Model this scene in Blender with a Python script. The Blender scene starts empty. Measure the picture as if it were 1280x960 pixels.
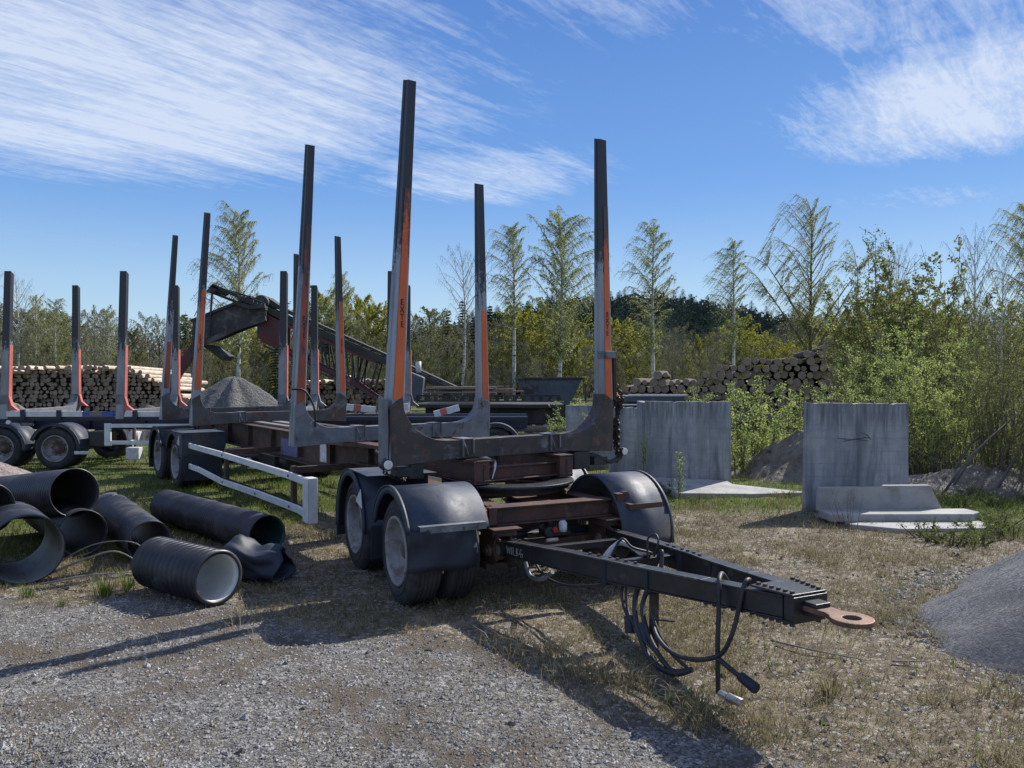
import bpy, math, random
import numpy as np
from mathutils import Vector, Matrix, Euler
R = math.radians
C = bpy.context.scene.collection
sc = bpy.context.scene

# ------------------------------------------------------------------ camera
cam = bpy.data.objects.new('camera', bpy.data.cameras.new('camera'))
C.objects.link(cam); sc.camera = cam
cam.location = (0, 0, 1.74)
cam.rotation_euler = (R(90 - 0.47), 0, 0)
cam.data.sensor_width = 36; cam.data.lens = 36 * 985 / 1280
cam.data.clip_start = 0.05; cam.data.clip_end = 3000

# ------------------------------------------------------------------ world, sun, exposure
SUN_AZ = 47.6; SUN_EL = 41.0
world = bpy.data.worlds.new('World'); sc.world = world; world.use_nodes = True
wn = world.node_tree; wn.nodes.clear()

class NT:
    """tiny node expression helper"""
    def __init__(s, tree): s.t = tree; s.n = tree.nodes; s.l = tree.links
    def put(s, sock, v):
        if isinstance(v, bpy.types.NodeSocket): s.l.new(v, sock)
        elif isinstance(v, (tuple, list)) and sock.type == 'RGBA' and len(v) == 3: sock.default_value = (*v, 1)
        else: sock.default_value = v
    def math(s, op, a, b=0.0, c=None, clamp=False):
        n = s.n.new('ShaderNodeMath'); n.operation = op; n.use_clamp = clamp
        s.put(n.inputs[0], a); s.put(n.inputs[1], b)
        if c is not None: s.put(n.inputs[2], c)
        return n.outputs[0]
    def vmath(s, op, a, b=(0, 0, 0)):
        n = s.n.new('ShaderNodeVectorMath'); n.operation = op
        s.put(n.inputs[0], a)
        if op == 'SCALE': s.put(n.inputs[3], b)
        else: s.put(n.inputs[1], b)
        return n.outputs[0]
    def noise(s, vec, scale, detail=5, rough=.55, dist=0, out=0):
        n = s.n.new('ShaderNodeTexNoise'); s.put(n.inputs['Vector'], vec)
        n.inputs['Scale'].default_value = scale; n.inputs['Detail'].default_value = detail
        n.inputs['Roughness'].default_value = rough; n.inputs['Distortion'].default_value = dist
        return n.outputs[out]
    def voro(s, vec, scale, feature='F1', out='Distance'):
        n = s.n.new('ShaderNodeTexVoronoi'); n.feature = feature; s.put(n.inputs['Vector'], vec)
        n.inputs['Scale'].default_value = scale
        return n.outputs[out]
    def mapr(s, v, a, b, c=0., d=1., smooth=True):
        n = s.n.new('ShaderNodeMapRange'); n.interpolation_type = 'SMOOTHSTEP' if smooth else 'LINEAR'
        s.put(n.inputs[0], v); n.inputs[1].default_value = a; n.inputs[2].default_value = b
        n.inputs[3].default_value = c; n.inputs[4].default_value = d
        return n.outputs[0]
    def mix(s, f, a, b):
        n = s.n.new('ShaderNodeMix'); n.data_type = 'RGBA'
        s.put(n.inputs[0], f); s.put(n.inputs[6], a); s.put(n.inputs[7], b)
        return n.outputs[2]
    def comb(s, x, y, z):
        n = s.n.new('ShaderNodeCombineXYZ'); s.put(n.inputs[0], x); s.put(n.inputs[1], y); s.put(n.inputs[2], z)
        return n.outputs[0]
    def sep(s, v):
        n = s.n.new('ShaderNodeSeparateXYZ'); s.put(n.inputs[0], v); return n.outputs
    def bump(s, h, strength, dist, normal=None):
        n = s.n.new('ShaderNodeBump'); n.inputs['Strength'].default_value = strength
        n.inputs['Distance'].default_value = dist; s.put(n.inputs['Height'], h)
        if normal: s.put(n.inputs['Normal'], normal)
        return n.outputs[0]

W = NT(wn)
sky = wn.nodes.new('ShaderNodeTexSky'); sky.sky_type = 'NISHITA'; sky.sun_disc = False
sky.sun_elevation = R(SUN_EL); sky.sun_rotation = R(SUN_AZ)
sky.air_density = 1.15; sky.dust_density = .25; sky.ozone_density = 3.2; sky.altitude = 200
tc = wn.nodes.new('ShaderNodeTexCoord')
dx, dy, dz = W.sep(tc.outputs['Generated'])
dzc = W.math('MAXIMUM', dz, .03)
u = W.math('DIVIDE', dx, dzc); v = W.math('DIVIDE', dy, dzc)
def blob(cx, cy, rx, ry, gain):
    a = W.math('DIVIDE', W.math('SUBTRACT', u, cx), rx); b = W.math('DIVIDE', W.math('SUBTRACT', v, cy), ry)
    d = W.math('SQRT', W.math('ADD', W.math('MULTIPLY', a, a), W.math('MULTIPLY', b, b)))
    return W.math('MULTIPLY', W.mapr(d, 1.25, .35), gain)
uv = W.comb(u, v, 0.0)
# streaks run along a slanting wind direction
rot = wn.nodes.new('ShaderNodeMapping'); rot.inputs['Rotation'].default_value = (0, 0, R(-52)); wn.links.new(uv, rot.inputs[0])
st = wn.nodes.new('ShaderNodeMapping'); st.inputs['Scale'].default_value = (.55, 2.6, 1); wn.links.new(rot.outputs[0], st.inputs[0])
wisp = W.noise(st.outputs[0], 1.7, 10, .66, 1.1)
big = W.noise(uv, .8, 4, .5, .3)
fine = W.noise(st.outputs[0], 9, 8, .68, 1.2)
rip = W.noise(uv, 16, 5, .6, .6)
mask = blob(-1.6, 2.7, 1.75, 1.55, 1.15)
for b in ((-.15, 3.95, .75, .72, .85), (1.75, 2.8, .82, .95, 1.1), (1.05, 2.1, .6, .5, .7), (.25, 1.9, .7, .6, .45), (-3.6, 5.6, 1.6, 1.0, .25), (2.3, 4.4, .6, .4, .4)):
    mask = W.math('MAXIMUM', mask, blob(*b))
away = W.mapr(v, 1.6, .6)   # the rest of the sky carries the same cirrus
mask = W.math('MAXIMUM', mask, W.math('MULTIPLY', away, .75))
dens = W.math('ADD', W.math('MULTIPLY', wisp, .62), W.math('MULTIPLY', fine, .36))
dens = W.math('ADD', dens, W.math('MULTIPLY', big, .18))
dens = W.math('ADD', dens, W.math('MULTIPLY', W.math('SUBTRACT', rip, .5), .16))
dens = W.math('ADD', dens, W.math('MULTIPLY', mask, .30))
cl = W.math('ADD', W.math('MULTIPLY', W.math('POWER', W.mapr(dens, .66, 1.06, 0, 1, False), 1.15), 1.2), W.math('MULTIPLY', W.mapr(W.math('ADD', W.math('MULTIPLY', mask, .5), big), .75, 1.25), .20), None, True)
cl = W.math('MULTIPLY', cl, W.mapr(mask, .02, .5))
cl = W.math('MULTIPLY', cl, W.mapr(dz, .10, .2))
cl = W.math('MULTIPLY', cl, .74)
# clear northern spring air: deep blue overhead, pale blue (never yellow) towards the horizon
el = W.math('MAXIMUM', dz, 0.0)
grad = W.mix(W.mapr(el, .0, .26), (5.6, 7.9, 9.6), (1.75, 4.1, 8.9))
grad = W.mix(W.mapr(el, .10, .62), grad, (.55, 1.75, 6.0))
clear = W.mix(.78, sky.outputs[0], grad)
col = W.mix(cl, clear, (8.0, 8.7, 9.9))
bg = wn.nodes.new('ShaderNodeBackground'); bg.inputs[1].default_value = .071
out = wn.nodes.new('ShaderNodeOutputWorld')
wn.links.new(col, bg.inputs[0]); wn.links.new(bg.outputs[0], out.inputs[0])

sun = bpy.data.objects.new('sun', bpy.data.lights.new('sun', 'SUN')); C.objects.link(sun)
sun.data.energy = 5.0; sun.data.angle = R(.5); sun.data.color = (1, .955, .88)
sd = Vector((math.sin(R(SUN_AZ)) * math.cos(R(SUN_EL)), math.cos(R(SUN_AZ)) * math.cos(R(SUN_EL)), math.sin(R(SUN_EL))))
sun.rotation_euler = sd.to_track_quat('Z', 'Y').to_euler()
sun.location = (20, 20, 30)
sc.view_settings.view_transform = 'Standard'; sc.view_settings.look = 'None'
sc.view_settings.exposure = 0.50; sc.view_settings.gamma = 1
sc.cycles.max_bounces = 6; sc.cycles.transparent_max_bounces = 6

# ------------------------------------------------------------------ materials
def mk(name, c1, c2, scale=6, rough=.7, bump=.25, bscale=40, metal=0, c3=None, thr=.6, s3=4, stretch=(1, 1, 1), soft=.06, rough3=None, spec=.5, dist=.01, c4=None, thr4=.62, s4=9):
    m = bpy.data.materials.new(name); m.use_nodes = True; t = m.node_tree
    N = NT(t); bs = t.nodes['Principled BSDF']
    tc = t.nodes.new('ShaderNodeTexCoord'); oi = t.nodes.new('ShaderNodeObjectInfo')
    off = N.vmath('SCALE', N.comb(oi.outputs['Random'], oi.outputs['Random'], oi.outputs['Random']), 37.0)
    p = N.vmath('ADD', N.vmath('MULTIPLY', tc.outputs['Object'], stretch), off)
    f = N.mapr(N.noise(p, scale, 7, .62), .34, .66)
    c = N.mix(f, c1, c2)
    r = rough
    if c3:
        g = N.mapr(N.noise(p, s3, 9, .68, .4), thr - soft, thr + soft)
        c = N.mix(g, c, c3)
        if rough3 is not None: r = N.mapr(g, 0, 1, rough, rough3, False)
    if c4:
        g = N.mapr(N.noise(N.vmath('ADD', p, (11, 5, 3)), s4, 9, .7, .3), thr4 - soft, thr4 + soft)
        c = N.mix(g, c, c4)
    N.put(bs.inputs['Base Color'], c); N.put(bs.inputs['Roughness'], r)
    bs.inputs['Metallic'].default_value = metal; bs.inputs['Specular IOR Level'].default_value = spec
    if bump: N.put(bs.inputs['Normal'], N.bump(N.noise(p, bscale, 6, .65), bump, dist))
    return m

def leafmat(name, c1, c2, trans=.45, sc_=1.3):
    m = bpy.data.materials.new(name); m.use_nodes = True; t = m.node_tree; N = NT(t)
    for n in list(t.nodes):
        if n.type == 'BSDF_PRINCIPLED': t.nodes.remove(n)
    o = [n for n in t.nodes if n.type == 'OUTPUT_MATERIAL'][0]
    tc = t.nodes.new('ShaderNodeTexCoord'); oi = t.nodes.new('ShaderNodeObjectInfo')
    geo = t.nodes.new('ShaderNodeNewGeometry')
    f = N.math('ADD', N.math('MULTIPLY', geo.outputs['Random Per Island'], .6), N.math('MULTIPLY', N.noise(tc.outputs['Object'], sc_, 3), .45))
    f = N.math('ADD', f, N.math('MULTIPLY', N.math('SUBTRACT', oi.outputs['Random'], .5), .35))
    c = N.mix(N.mapr(f, .15, .9), c1, c2)
    d = t.nodes.new('ShaderNodeBsdfDiffuse'); tr = t.nodes.new('ShaderNodeBsdfTranslucent'); mx = t.nodes.new('ShaderNodeMixShader')
    N.put(d.inputs[0], c); N.put(tr.inputs[0], c); mx.inputs[0].default_value = trans
    t.links.new(d.outputs[0], mx.inputs[1]); t.links.new(tr.outputs[0], mx.inputs[2]); t.links.new(mx.outputs[0], o.inputs[0])
    return m

MT = {}
MT['rust'] = mk('rusty_steel', (.075, .040, .028), (.036, .026, .024), 5, .72, .35, 60, .15, (.13, .062, .036), .6, 7, c4=(.10, .095, .09), thr4=.66, s4=5)
MT['rust_red'] = mk('red_brown_steel', (.105, .05, .034), (.06, .032, .026), 4, .68, .3, 50, .1, (.19, .11, .07), .64, 9, c4=(.035, .028, .028), thr4=.6, s4=6)
MT['bunk_grey'] = mk('weathered_bunk_paint', (.20, .21, .225), (.115, .12, .13), 4, .55, .2, 30, .25, (.09, .05, .03), .60, 6, c4=(.34, .34, .34), thr4=.66, s4=4)
MT['bunk_rust'] = mk('bunk_rusty_paint', (.085, .065, .055), (.05, .042, .04), 4, .66, .35, 40, .15, (.16, .075, .04), .60, 9, c4=(.18, .18, .185), thr4=.62, s4=5)
MT['bunk_mix'] = mk('half_rusted_bunk_paint', (.115, .115, .12), (.07, .06, .055), 3, .6, .3, 30, .2, (.10, .05, .03), .56, 4, soft=.08, c4=(.22, .22, .225), thr4=.64, s4=4)
MT['stake'] = mk('stake_alloy', (.33, .345, .37), (.19, .20, .22), 3, .48, .12, 30, .45, (.07, .06, .055), .66, 5, stretch=(1, 1, .25))
MT['stake_dark'] = mk('stake_dark_alloy', (.075, .085, .10), (.04, .043, .05), 3, .5, .12, 30, .4, (.12, .08, .06), .68, 6, stretch=(1, 1, .25))
MT['orange'] = mk('orange_stake_paint', (.78, .15, .028), (.58, .11, .025), 5, .5, .1, 30, 0, (.09, .04, .03), .66, 9, stretch=(1, 1, .3), soft=.03)
MT['orange_dull'] = mk('faded_orange_paint', (.40, .085, .035), (.26, .06, .035), 5, .55, .1, 30, 0, (.06, .05, .05), .56, 8, stretch=(1, 1, .2), soft=.05)
def wear_up(key, new, z0, z1, dark, amt=1.0):
    """a copy of a paint whose weathering grows in ragged streaks towards the top of the stake"""
    m = MT[key].copy(); m.name = new; MT[new] = m; t = m.node_tree; N = NT(t); bs = t.nodes['Principled BSDF']; src = bs.inputs['Base Color'].links[0].from_socket
    tc = t.nodes.new('ShaderNodeTexCoord'); x, y, z = N.sep(tc.outputs['Object'])
    n_ = N.noise(N.comb(N.math('MULTIPLY', x, 9.), N.math('MULTIPLY', y, 9.), N.math('MULTIPLY', z, 1.3)), 2.2, 8, .75)
    n2 = N.noise(tc.outputs['Object'], 26, 6, .75)
    g = N.math('ADD', N.mapr(z, z0, z1, 0, 1, False), N.math('ADD', N.math('MULTIPLY', N.math('SUBTRACT', n_, .5), 1.5), N.math('MULTIPLY', N.math('SUBTRACT', n2, .5), .9)))
    N.put(bs.inputs['Base Color'], N.mix(N.math('MULTIPLY', N.mapr(g, .42, .60), amt), src, dark))
wear_up('stake', 'stake_worn', 2.1, 3.5, (.045, .048, .054)); wear_up('stake', 'stake_worn_short', 1.7, 2.9, (.045, .048, .054))
wear_up('orange', 'orange_worn', 2.3, 3.9, (.05, .045, .045), .92); wear_up('orange_dull', 'orange_dull_worn', 1.9, 3.7, (.05, .045, .045), .92)
MT['pale_edge'] = mk('bare_stake_edge', (.50, .44, .36), (.36, .30, .25), 6, .5, .1, 30, .2)
MT['fender'] =  mk('navy_fender_plastic', (.020, .032, .060), (.030, .042, .068), 3, .50, .14, 12, 0, (.075, .08, .085), .58, 3.2, soft=.16, rough3=.7, dist=.02, spec=.35, c4=(.10, .088, .07), thr4=.60, s4=2.2)
MT['flap'] = mk('rubber_flap', (.010, .016, .030), (.018, .024, .036), 3, .6, .15, 12, 0, (.05, .05, .05), .66, 5, soft=.1)
MT['tyre'] = mk('tyre_rubber', (.018, .020, .024), (.034, .035, .037), 8, .8, .25, 40, 0, (.09, .08, .07), .64, 3, soft=.16)
MT['rim'] = mk('dirty_rim_paint', (.34, .34, .345), (.22, .215, .21), 8, .6, .2, 40, .2, (.16, .10, .065), .58, 7, soft=.1)
MT['hub'] = mk('rusty_hub', (.16, .12, .09), (.07, .055, .045), 12, .75, .3, 60, .1)
MT['white'] = mk('dirty_white_rail', (.66, .66, .65), (.52, .52, .52), 5, .45, .1, 30, 0, (.22, .17, .13), .68, 6, soft=.08)
MT['black'] = mk('black_chassis_paint', (.014, .015, .018), (.030, .030, .034), 6, .42, .2, 50, .1, (.09, .085, .08), .66, 8, soft=.1, rough3=.8)
MT['worn_edge'] = mk('worn_black_paint', (.040, .038, .037), (.075, .07, .065), 9, .4, .25, 60, .3, (.16, .14, .12), .6, 12, soft=.06)
MT['clod'] = mk('dark_soil_clods', (.10, .085, .065), (.05, .042, .035), 9, .95, .5, 30)
MT['hose'] = mk('hose_rubber', (.012, .013, .016), (.03, .03, .034), 6, .55, .15, 60)
MT['chrome'] = mk('dull_fitting', (.5, .5, .5), (.3, .29, .28), 20, .35, .1, 60, .8)
MT['bolt'] = mk('bolt_heads', (.03, .03, .032), (.09, .07, .055), 20, .55, .2, 60, .4)
MT['chain'] = mk('chain_steel', (.03, .026, .026), (.075, .055, .045), 30, .5, .3, 60, .6)
MT['eye'] = mk('rusty_towing_eye', (.22, .12, .075), (.13, .075, .05), 9, .6, .3, 60, .3, (.07, .045, .035), .62, 14)
MT['lens'] = mk('clear_lamp_lens', (.78, .76, .72), (.62, .6, .58), 10, .15, .05, 40)
MT['red_lens'] = mk('red_lamp_lens', (.55, .045, .02), (.4, .03, .015), 10, .3, .05, 40)
MT['blue_sign'] = mk('blue_sign_print', (.10, .11, .24), (.05, .055, .16), 18, .5, .05, 40, 0, (.32, .27, .38), .6, 22, soft=.02)
MT['paper'] = mk('white_plate', (.62, .63, .64), (.42, .42, .42), 20, .5, .05, 40, 0, (.2, .2, .2), .62, 60, soft=.03)
MT['letter'] = mk('black_lettering', (.012, .010, .010), (.03, .02, .015), 30, .6, 0)
MT['chalk'] = mk('pale_handwriting', (.36, .35, .33), (.24, .23, .22), 30, .8, 0)
MT['pipe'] = mk('black_pipe_plastic', (.012, .014, .020), (.022, .024, .032), 4, .40, .08, 30, 0, (.085, .08, .078), .60, 3, soft=.14, rough3=.7)
MT['pipe_white'] = mk('white_pipe_lining', (.66, .68, .66), (.55, .57, .55), 6, .4, .06, 30, 0, (.35, .33, .29), .68, 7, soft=.08)
MT['pipe_teal'] = mk('teal_pipe_lining', (.012, .075, .075), (.010, .05, .05), 6, .45, .06, 30)
MT['pipe_grey'] = mk('grey_pipe_lining', (.15, .155, .15), (.09, .09, .088), 5, .5, .06, 30, 0, (.22, .2, .17), .66, 6, soft=.12)
MT['pipe_dark'] = mk('dark_pipe_lining', (.018, .02, .022), (.03, .03, .03), 5, .6, .06, 30)
MT['concrete'] = mk('weathered_concrete', (.36, .365, .375), (.25, .255, .265), 1.6, .85, .3, 60, 0, (.115, .13, .15), .56, 2.4, stretch=(3.2, 3.2, .35), soft=.14, c4=(.40, .41, .42), thr4=.66, s4=4)
def drips():
    m = MT['concrete']; t = m.node_tree; N = NT(t); bs = t.nodes['Principled BSDF']; src = bs.inputs['Base Color'].links[0].from_socket
    tc = t.nodes.new('ShaderNodeTexCoord'); oi = t.nodes.new('ShaderNodeObjectInfo'); x, y, z = N.sep(tc.outputs['Object']); o_ = N.math('MULTIPLY', oi.outputs['Random'], 31.)
    xx = N.math('ADD', N.math('ADD', x, y), o_)
    ln = N.math('MULTIPLY', N.noise(N.comb(xx, 0., 0.), 11, 4, .7), .85)          # how far each drip runs down
    d = N.mapr(N.math('SUBTRACT', N.math('SUBTRACT', 1.47, z), ln), .02, -.22)
    d = N.math('MULTIPLY', d, N.mapr(N.noise(N.comb(N.math('MULTIPLY', xx, 14.), N.math('MULTIPLY', z, .8), 0.), 1.6, 5, .6), .40, .62))
    c = N.mix(N.math('MULTIPLY', d, .62), src, (.055, .06, .07))
    blot = N.mapr(N.noise(N.comb(xx, y, N.math('MULTIPLY', z, 1.9)), 2.6, 8, .7), .44, .66)
    c = N.mix(N.math('MULTIPLY', blot, .45), c, (.16, .168, .18))
    line = N.mapr(N.math('ABSOLUTE', N.math('SUBTRACT', N.math('FRACT', N.math('MULTIPLY', N.math('ADD', z, N.math('MULTIPLY', N.noise(N.comb(xx, 0., z), 2., 3), .03)), 6.)), .5)), .46, .5)
    c = N.mix(N.math('MULTIPLY', line, .35), c, (.13, .14, .16)); spl = N.mapr(N.math('ADD', z, N.math('MULTIPLY', N.noise(N.comb(xx, 0., z), 7, 5, .7), .35)), .36, .16)
    c = N.mix(N.math('MULTIPLY', spl, .7), c, (.11, .09, .065))
    N.put(bs.inputs['Base Color'], c)
drips()
MT['concrete_top'] = mk('pale_concrete', (.37, .36, .34), (.25, .245, .235), 3, .85, .3, 60, 0, (.20, .19, .17), .63, 5, soft=.1)
MT['bark'] = mk('grey_bark', (.15, .13, .11), (.085, .073, .062), 6, .9, .5, 30, stretch=(1, 1, .4))
MT['birch'] = mk('birch_bark', (.55, .54, .52), (.38, .37, .35), 3, .8, .3, 20, 0, (.045, .04, .038), .56, 5, stretch=(.5, .5, 2.2), soft=.04)
MT['twig'] = mk('twig_bark', (.16, .12, .10), (.10, .075, .062), 6, .9, 0)
MT['twig_grey'] = mk('bare_twigs', (.26, .235, .21), (.16, .145, .13), 6, .9, 0)
MT['leaf_birch'] = leafmat('young_birch_leaves', (0.244, 0.299, 0.125), (0.430, 0.446, 0.172), .55)
MT['leaf_yellow'] = leafmat('yellow_green_leaves', (0.212, 0.245, 0.048), (0.384, 0.354, 0.065), .5)
MT['leaf_bright'] = leafmat('bright_young_leaves', (0.233, 0.320, 0.097), (0.465, 0.512, 0.167), .5)
MT['leaf_olive'] = leafmat('olive_leaves', (0.137, 0.162, 0.058), (0.252, 0.248, 0.087), .4)
MT['leaf_weed'] = leafmat('weed_leaves', (.09, .125, .035), (.16, .19, .06), .4)
MT['wood_mix'] = leafmat('far_wood_foliage', (.10, .10, .07), (.23, .22, .145), .4, .12)
MT['needle'] = leafmat('spruce_needles', (0.015, 0.033, 0.018), (0.033, 0.057, 0.027), .12, .6)
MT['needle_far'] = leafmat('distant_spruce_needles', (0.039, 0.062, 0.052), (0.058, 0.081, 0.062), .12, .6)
MT['green_grass'] = leafmat('green_grass_blades', (0.075, 0.125, 0.022), (0.163, 0.206, 0.044), .45, .8)
MT['dry_grass'] = leafmat('dry_grass_blades', (0.163, 0.138, 0.073), (0.425, 0.356, 0.213), .25, .8)
MT['log_bark'] = mk('log_bark', (.085, .062, .046), (.045, .034, .028), 6, .9, .5, 30, stretch=(1, 1, 1))
MT['log_peeled'] = mk('pale_peeled_log', (.62, .53, .43), (.42, .33, .25), 4, .75, .2, 30)
MT['log_end'] = mk('sawn_log_end', (.36, .27, .20), (.22, .16, .12), 7, .85, .3, 60, 0, (.07, .05, .04), .62, 5, soft=.1)
MT['machine_red'] = mk('faded_red_machine', (.13, .020, .028), (.075, .015, .02), 1.4, .6, .2, 20, 0, (.05, .035, .035), .56, 2.5, soft=.1)
MT['machine_dark'] = mk('grimy_machine_steel', (.022, .022, .026), (.045, .04, .04), 1.4, .7, .2, 20, .1, (.10, .085, .08), .64, 2.5, soft=.1)
MT['machine_grey'] = mk('dusty_machine_panel', (.050, .044, .046), (.030, .025, .028), 1.2, .75, .2, 20, .1, (.10, .095, .095), .55, 2.2, soft=.05)
MT['steel_blue'] = mk('blue_grey_steel', (.045, .06, .085), (.08, .095, .115), 1.2, .6, .2, 20, .1, (.16, .17, .18), .64, 3, soft=.08)
MT['board'] = mk('grey_boards', (.20, .175, .155), (.12, .10, .09), 3, .85, .3, 30, stretch=(.3, 3, 3))
MT['board_red'] = mk('red_grey_boards', (.26, .13, .11), (.17, .10, .09), 3, .85, .3, 30)
MT['truck_blue'] = mk('dark_blue_frame', (.012, .016, .040), (.02, .022, .04), 2, .5, .15, 20, .1, (.07, .06, .05), .66, 5)
MT['reflect_blue'] = mk('blue_marker_paint', (.03, .09, .36), (.03, .06, .26), 5, .5, .1, 30)
MT['pink_red'] = mk('sunfaded_red_stake', (.50, .13, .10), (.36, .10, .085), 4, .5, .1, 30, 0, (.2, .18, .18), .64, 6, soft=.05)

def gravelmat(name, a, b, d, scale=45, bumps=.9, bd=.012):
    m = bpy.data.materials.new(name); m.use_nodes = True; t = m.node_tree; N = NT(t); bs = t.nodes['Principled BSDF']
    tc = t.nodes.new('ShaderNodeTexCoord'); p = tc.outputs['Object']
    cell = N.voro(p, scale, 'F1', 'Color'); r, g, b_ = N.sep(cell)
    c = N.mix(N.mapr(r, .1, .95), a, b)
    c = N.mix(N.mapr(N.noise(p, 2.2, 6, .6), .45, .72), c, d)
    hgt = N.voro(p, scale, 'F1', 'Distance')
    c = N.mix(N.mapr(N.noise(p, scale * .8, 3, .8), .3, .7), N.mix(.5, c, (0.02, 0.02, 0.02)), c)
    N.put(bs.inputs['Base Color'], c); bs.inputs['Roughness'].default_value = .9
    n1 = N.bump(N.math('SUBTRACT', 1.0, hgt), bumps, bd)
    N.put(bs.inputs['Normal'], N.bump(N.noise(p, scale * .9, 6, .8), .8, bd * 2.2, n1))
    return m
MT['pile_dark'] = gravelmat('dark_gravel', (.085, .09, .10), (.22, .225, .24), (.13, .135, .145), 60, .5, .008)
MT['pile_mid'] = gravelmat('grey_sand', (.13, .13, .13), (.20, .195, .185), (.16, .15, .14), 14, .8, .04)
MT['pile_pink'] = gravelmat('pinkish_gravel', (.24, .19, .175), (.38, .31, .29), (.30, .24, .22), 30)
MT['dirt'] = mk('dry_dirt_bank', (.21, .18, .14), (.12, .10, .075), 2.5, .95, .9, 9, 0, (.24, .21, .19), .6, 4, soft=.1, dist=.06, c4=(.06, .05, .045), thr4=.6, s4=6)
MT['stone'] = gravelmat('gravel_stone', (.20, .195, .19), (.40, .39, .37), (.27, .255, .235), 9, .4, .004)

# ------------------------------------------------------------------ mesh helpers
class MB:
    def __init__(s): s.v = []; s.f = []; s.m = []; s.sm = []
    def add(s, vs, fs, mi=0, smooth=False, mat=None):
        n = len(s.v)
        if mat is not None: vs = [mat @ Vector(p) for p in vs]
        s.v += [tuple(p) for p in vs]; s.f += [tuple(i + n for i in f) for f in fs]
        s.m += [mi] * len(fs); s.sm += [smooth] * len(fs); return s
    def box(s, x0, x1, y0, y1, z0, z1, mi=0, mat=None):
        vs = [(x0, y0, z0), (x1, y0, z0), (x1, y1, z0), (x0, y1, z0), (x0, y0, z1), (x1, y0, z1), (x1, y1, z1), (x0, y1, z1)]
        return s.add(vs, [(0, 3, 2, 1), (4, 5, 6, 7), (0, 1, 5, 4), (1, 2, 6, 5), (2, 3, 7, 6), (3, 0, 4, 7)], mi, False, mat)
    def bar(s, p0, p1, w, h, mi=0, up=(0, 0, 1), w1=None, h1=None):
        p0, p1 = Vector(p0), Vector(p1); d = (p1 - p0).normalized(); u_ = Vector(up)
        sd_ = d.cross(u_); sd_ = sd_.normalized() if sd_.length > 1e-4 else Vector((1, 0, 0)); u_ = sd_.cross(d).normalized()
        w1 = w if w1 is None else w1; h1 = h if h1 is None else h1
        vs = []
        for p, a, b in ((p0, w, h), (p1, w1, h1)):
            for i, j in ((-1, -1), (1, -1), (1, 1), (-1, 1)): vs.append(p + sd_ * i * a / 2 + u_ * j * b / 2)
        return s.add(vs, [(0, 1, 2, 3), (7, 6, 5, 4), (0, 4, 5, 1), (1, 5, 6, 2), (2, 6, 7, 3), (3, 7, 4, 0)], mi)
    def prism(s, poly, t0, t1, axis='x', mi=0, mat=None):
        """poly of 2-D points; axis = extrusion axis"""
        n = len(poly)
        def P(a, b, t): return {'x': (t, a, b), 'y': (a, t, b), 'z': (a, b, t)}[axis]
        vs = [P(a, b, t0) for a, b in poly] + [P(a, b, t1) for a, b in poly]
        fs = [tuple(range(n))[::-1], tuple(range(n, 2 * n))] + [(i, (i + 1) % n, n + (i + 1) % n, n + i) for i in range(n)]
        return s.add(vs, fs, mi, False, mat)
    def tube(s, pts, r, n=8, mi=0, caps=True, smooth=True):
        pts = [Vector(p) for p in pts]; k = len(pts)
        rs = r if isinstance(r, (list, tuple)) else [r] * k
        vs = []; prev = None
        for i, p in enumerate(pts):
            d = (pts[min(i + 1, k - 1)] - pts[max(i - 1, 0)])
            d = d.normalized() if d.length > 1e-9 else Vector((0, 0, 1))
            if prev is None:
                a = d.orthogonal().normalized()
            else:
                a = prev - d * prev.dot(d); a = a.normalized() if a.length > 1e-6 else d.orthogonal().normalized()
            prev = a; b = d.cross(a)
            for j in range(n):
                t = 2 * math.pi * j / n; vs.append(p + (a * math.cos(t) + b * math.sin(t)) * rs[i])
        fs = [(i * n + j, i * n + (j + 1) % n, (i + 1) * n + (j + 1) % n, (i + 1) * n + j) for i in range(k - 1) for j in range(n)]
        s.add(vs, fs, mi, smooth)
        if caps:
            b0 = len(s.v) - len(vs)
            s.f += [tuple(b0 + j for j in range(n))[::-1], tuple(b0 + (k - 1) * n + j for j in range(n))]; s.m += [mi] * 2; s.sm += [False] * 2
        return s
    def lathe(s, prof, n=32, mi=0, mat=None, smooth=True, a0=0, a1=2 * math.pi, close=False):
        """profile (r, h) turned about local Z"""
        full = abs(a1 - a0 - 2 * math.pi) < 1e-6; cnt = n if full else n + 1
        vs = []
        for r_, h_ in prof:
            for j in range(cnt):
                t = a0 + (a1 - a0) * j / n; vs.append((r_ * math.cos(t), r_ * math.sin(t), h_))
        m_ = len(prof); fs = []
        for i in range(m_ if close else m_ - 1):
            i2 = (i + 1) % m_
            for j in range(n):
                j2 = (j + 1) % cnt if full else j + 1
                fs.append((i * cnt + j, i * cnt + j2, i2 * cnt + j2, i2 * cnt + j))
        s.add(vs, fs, mi, smooth, mat)
        if close and not full:
            b0 = len(s.v) - len(vs)
            s.f += [tuple(b0 + i * cnt for i in range(m_)), tuple(b0 + i * cnt + n for i in range(m_))[::-1]]; s.m += [mi] * 2; s.sm += [False] * 2
        return s
    def mesh(s, name, mats):
        me = bpy.data.meshes.new(name); me.from_pydata(s.v, [], s.f)
        me.polygons.foreach_set('material_index', s.m); me.polygons.foreach_set('use_smooth', s.sm)
        for m in (mats if isinstance(mats, (list, tuple)) else [mats]): me.materials.append(MT[m])
        me.update(); return me

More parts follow.
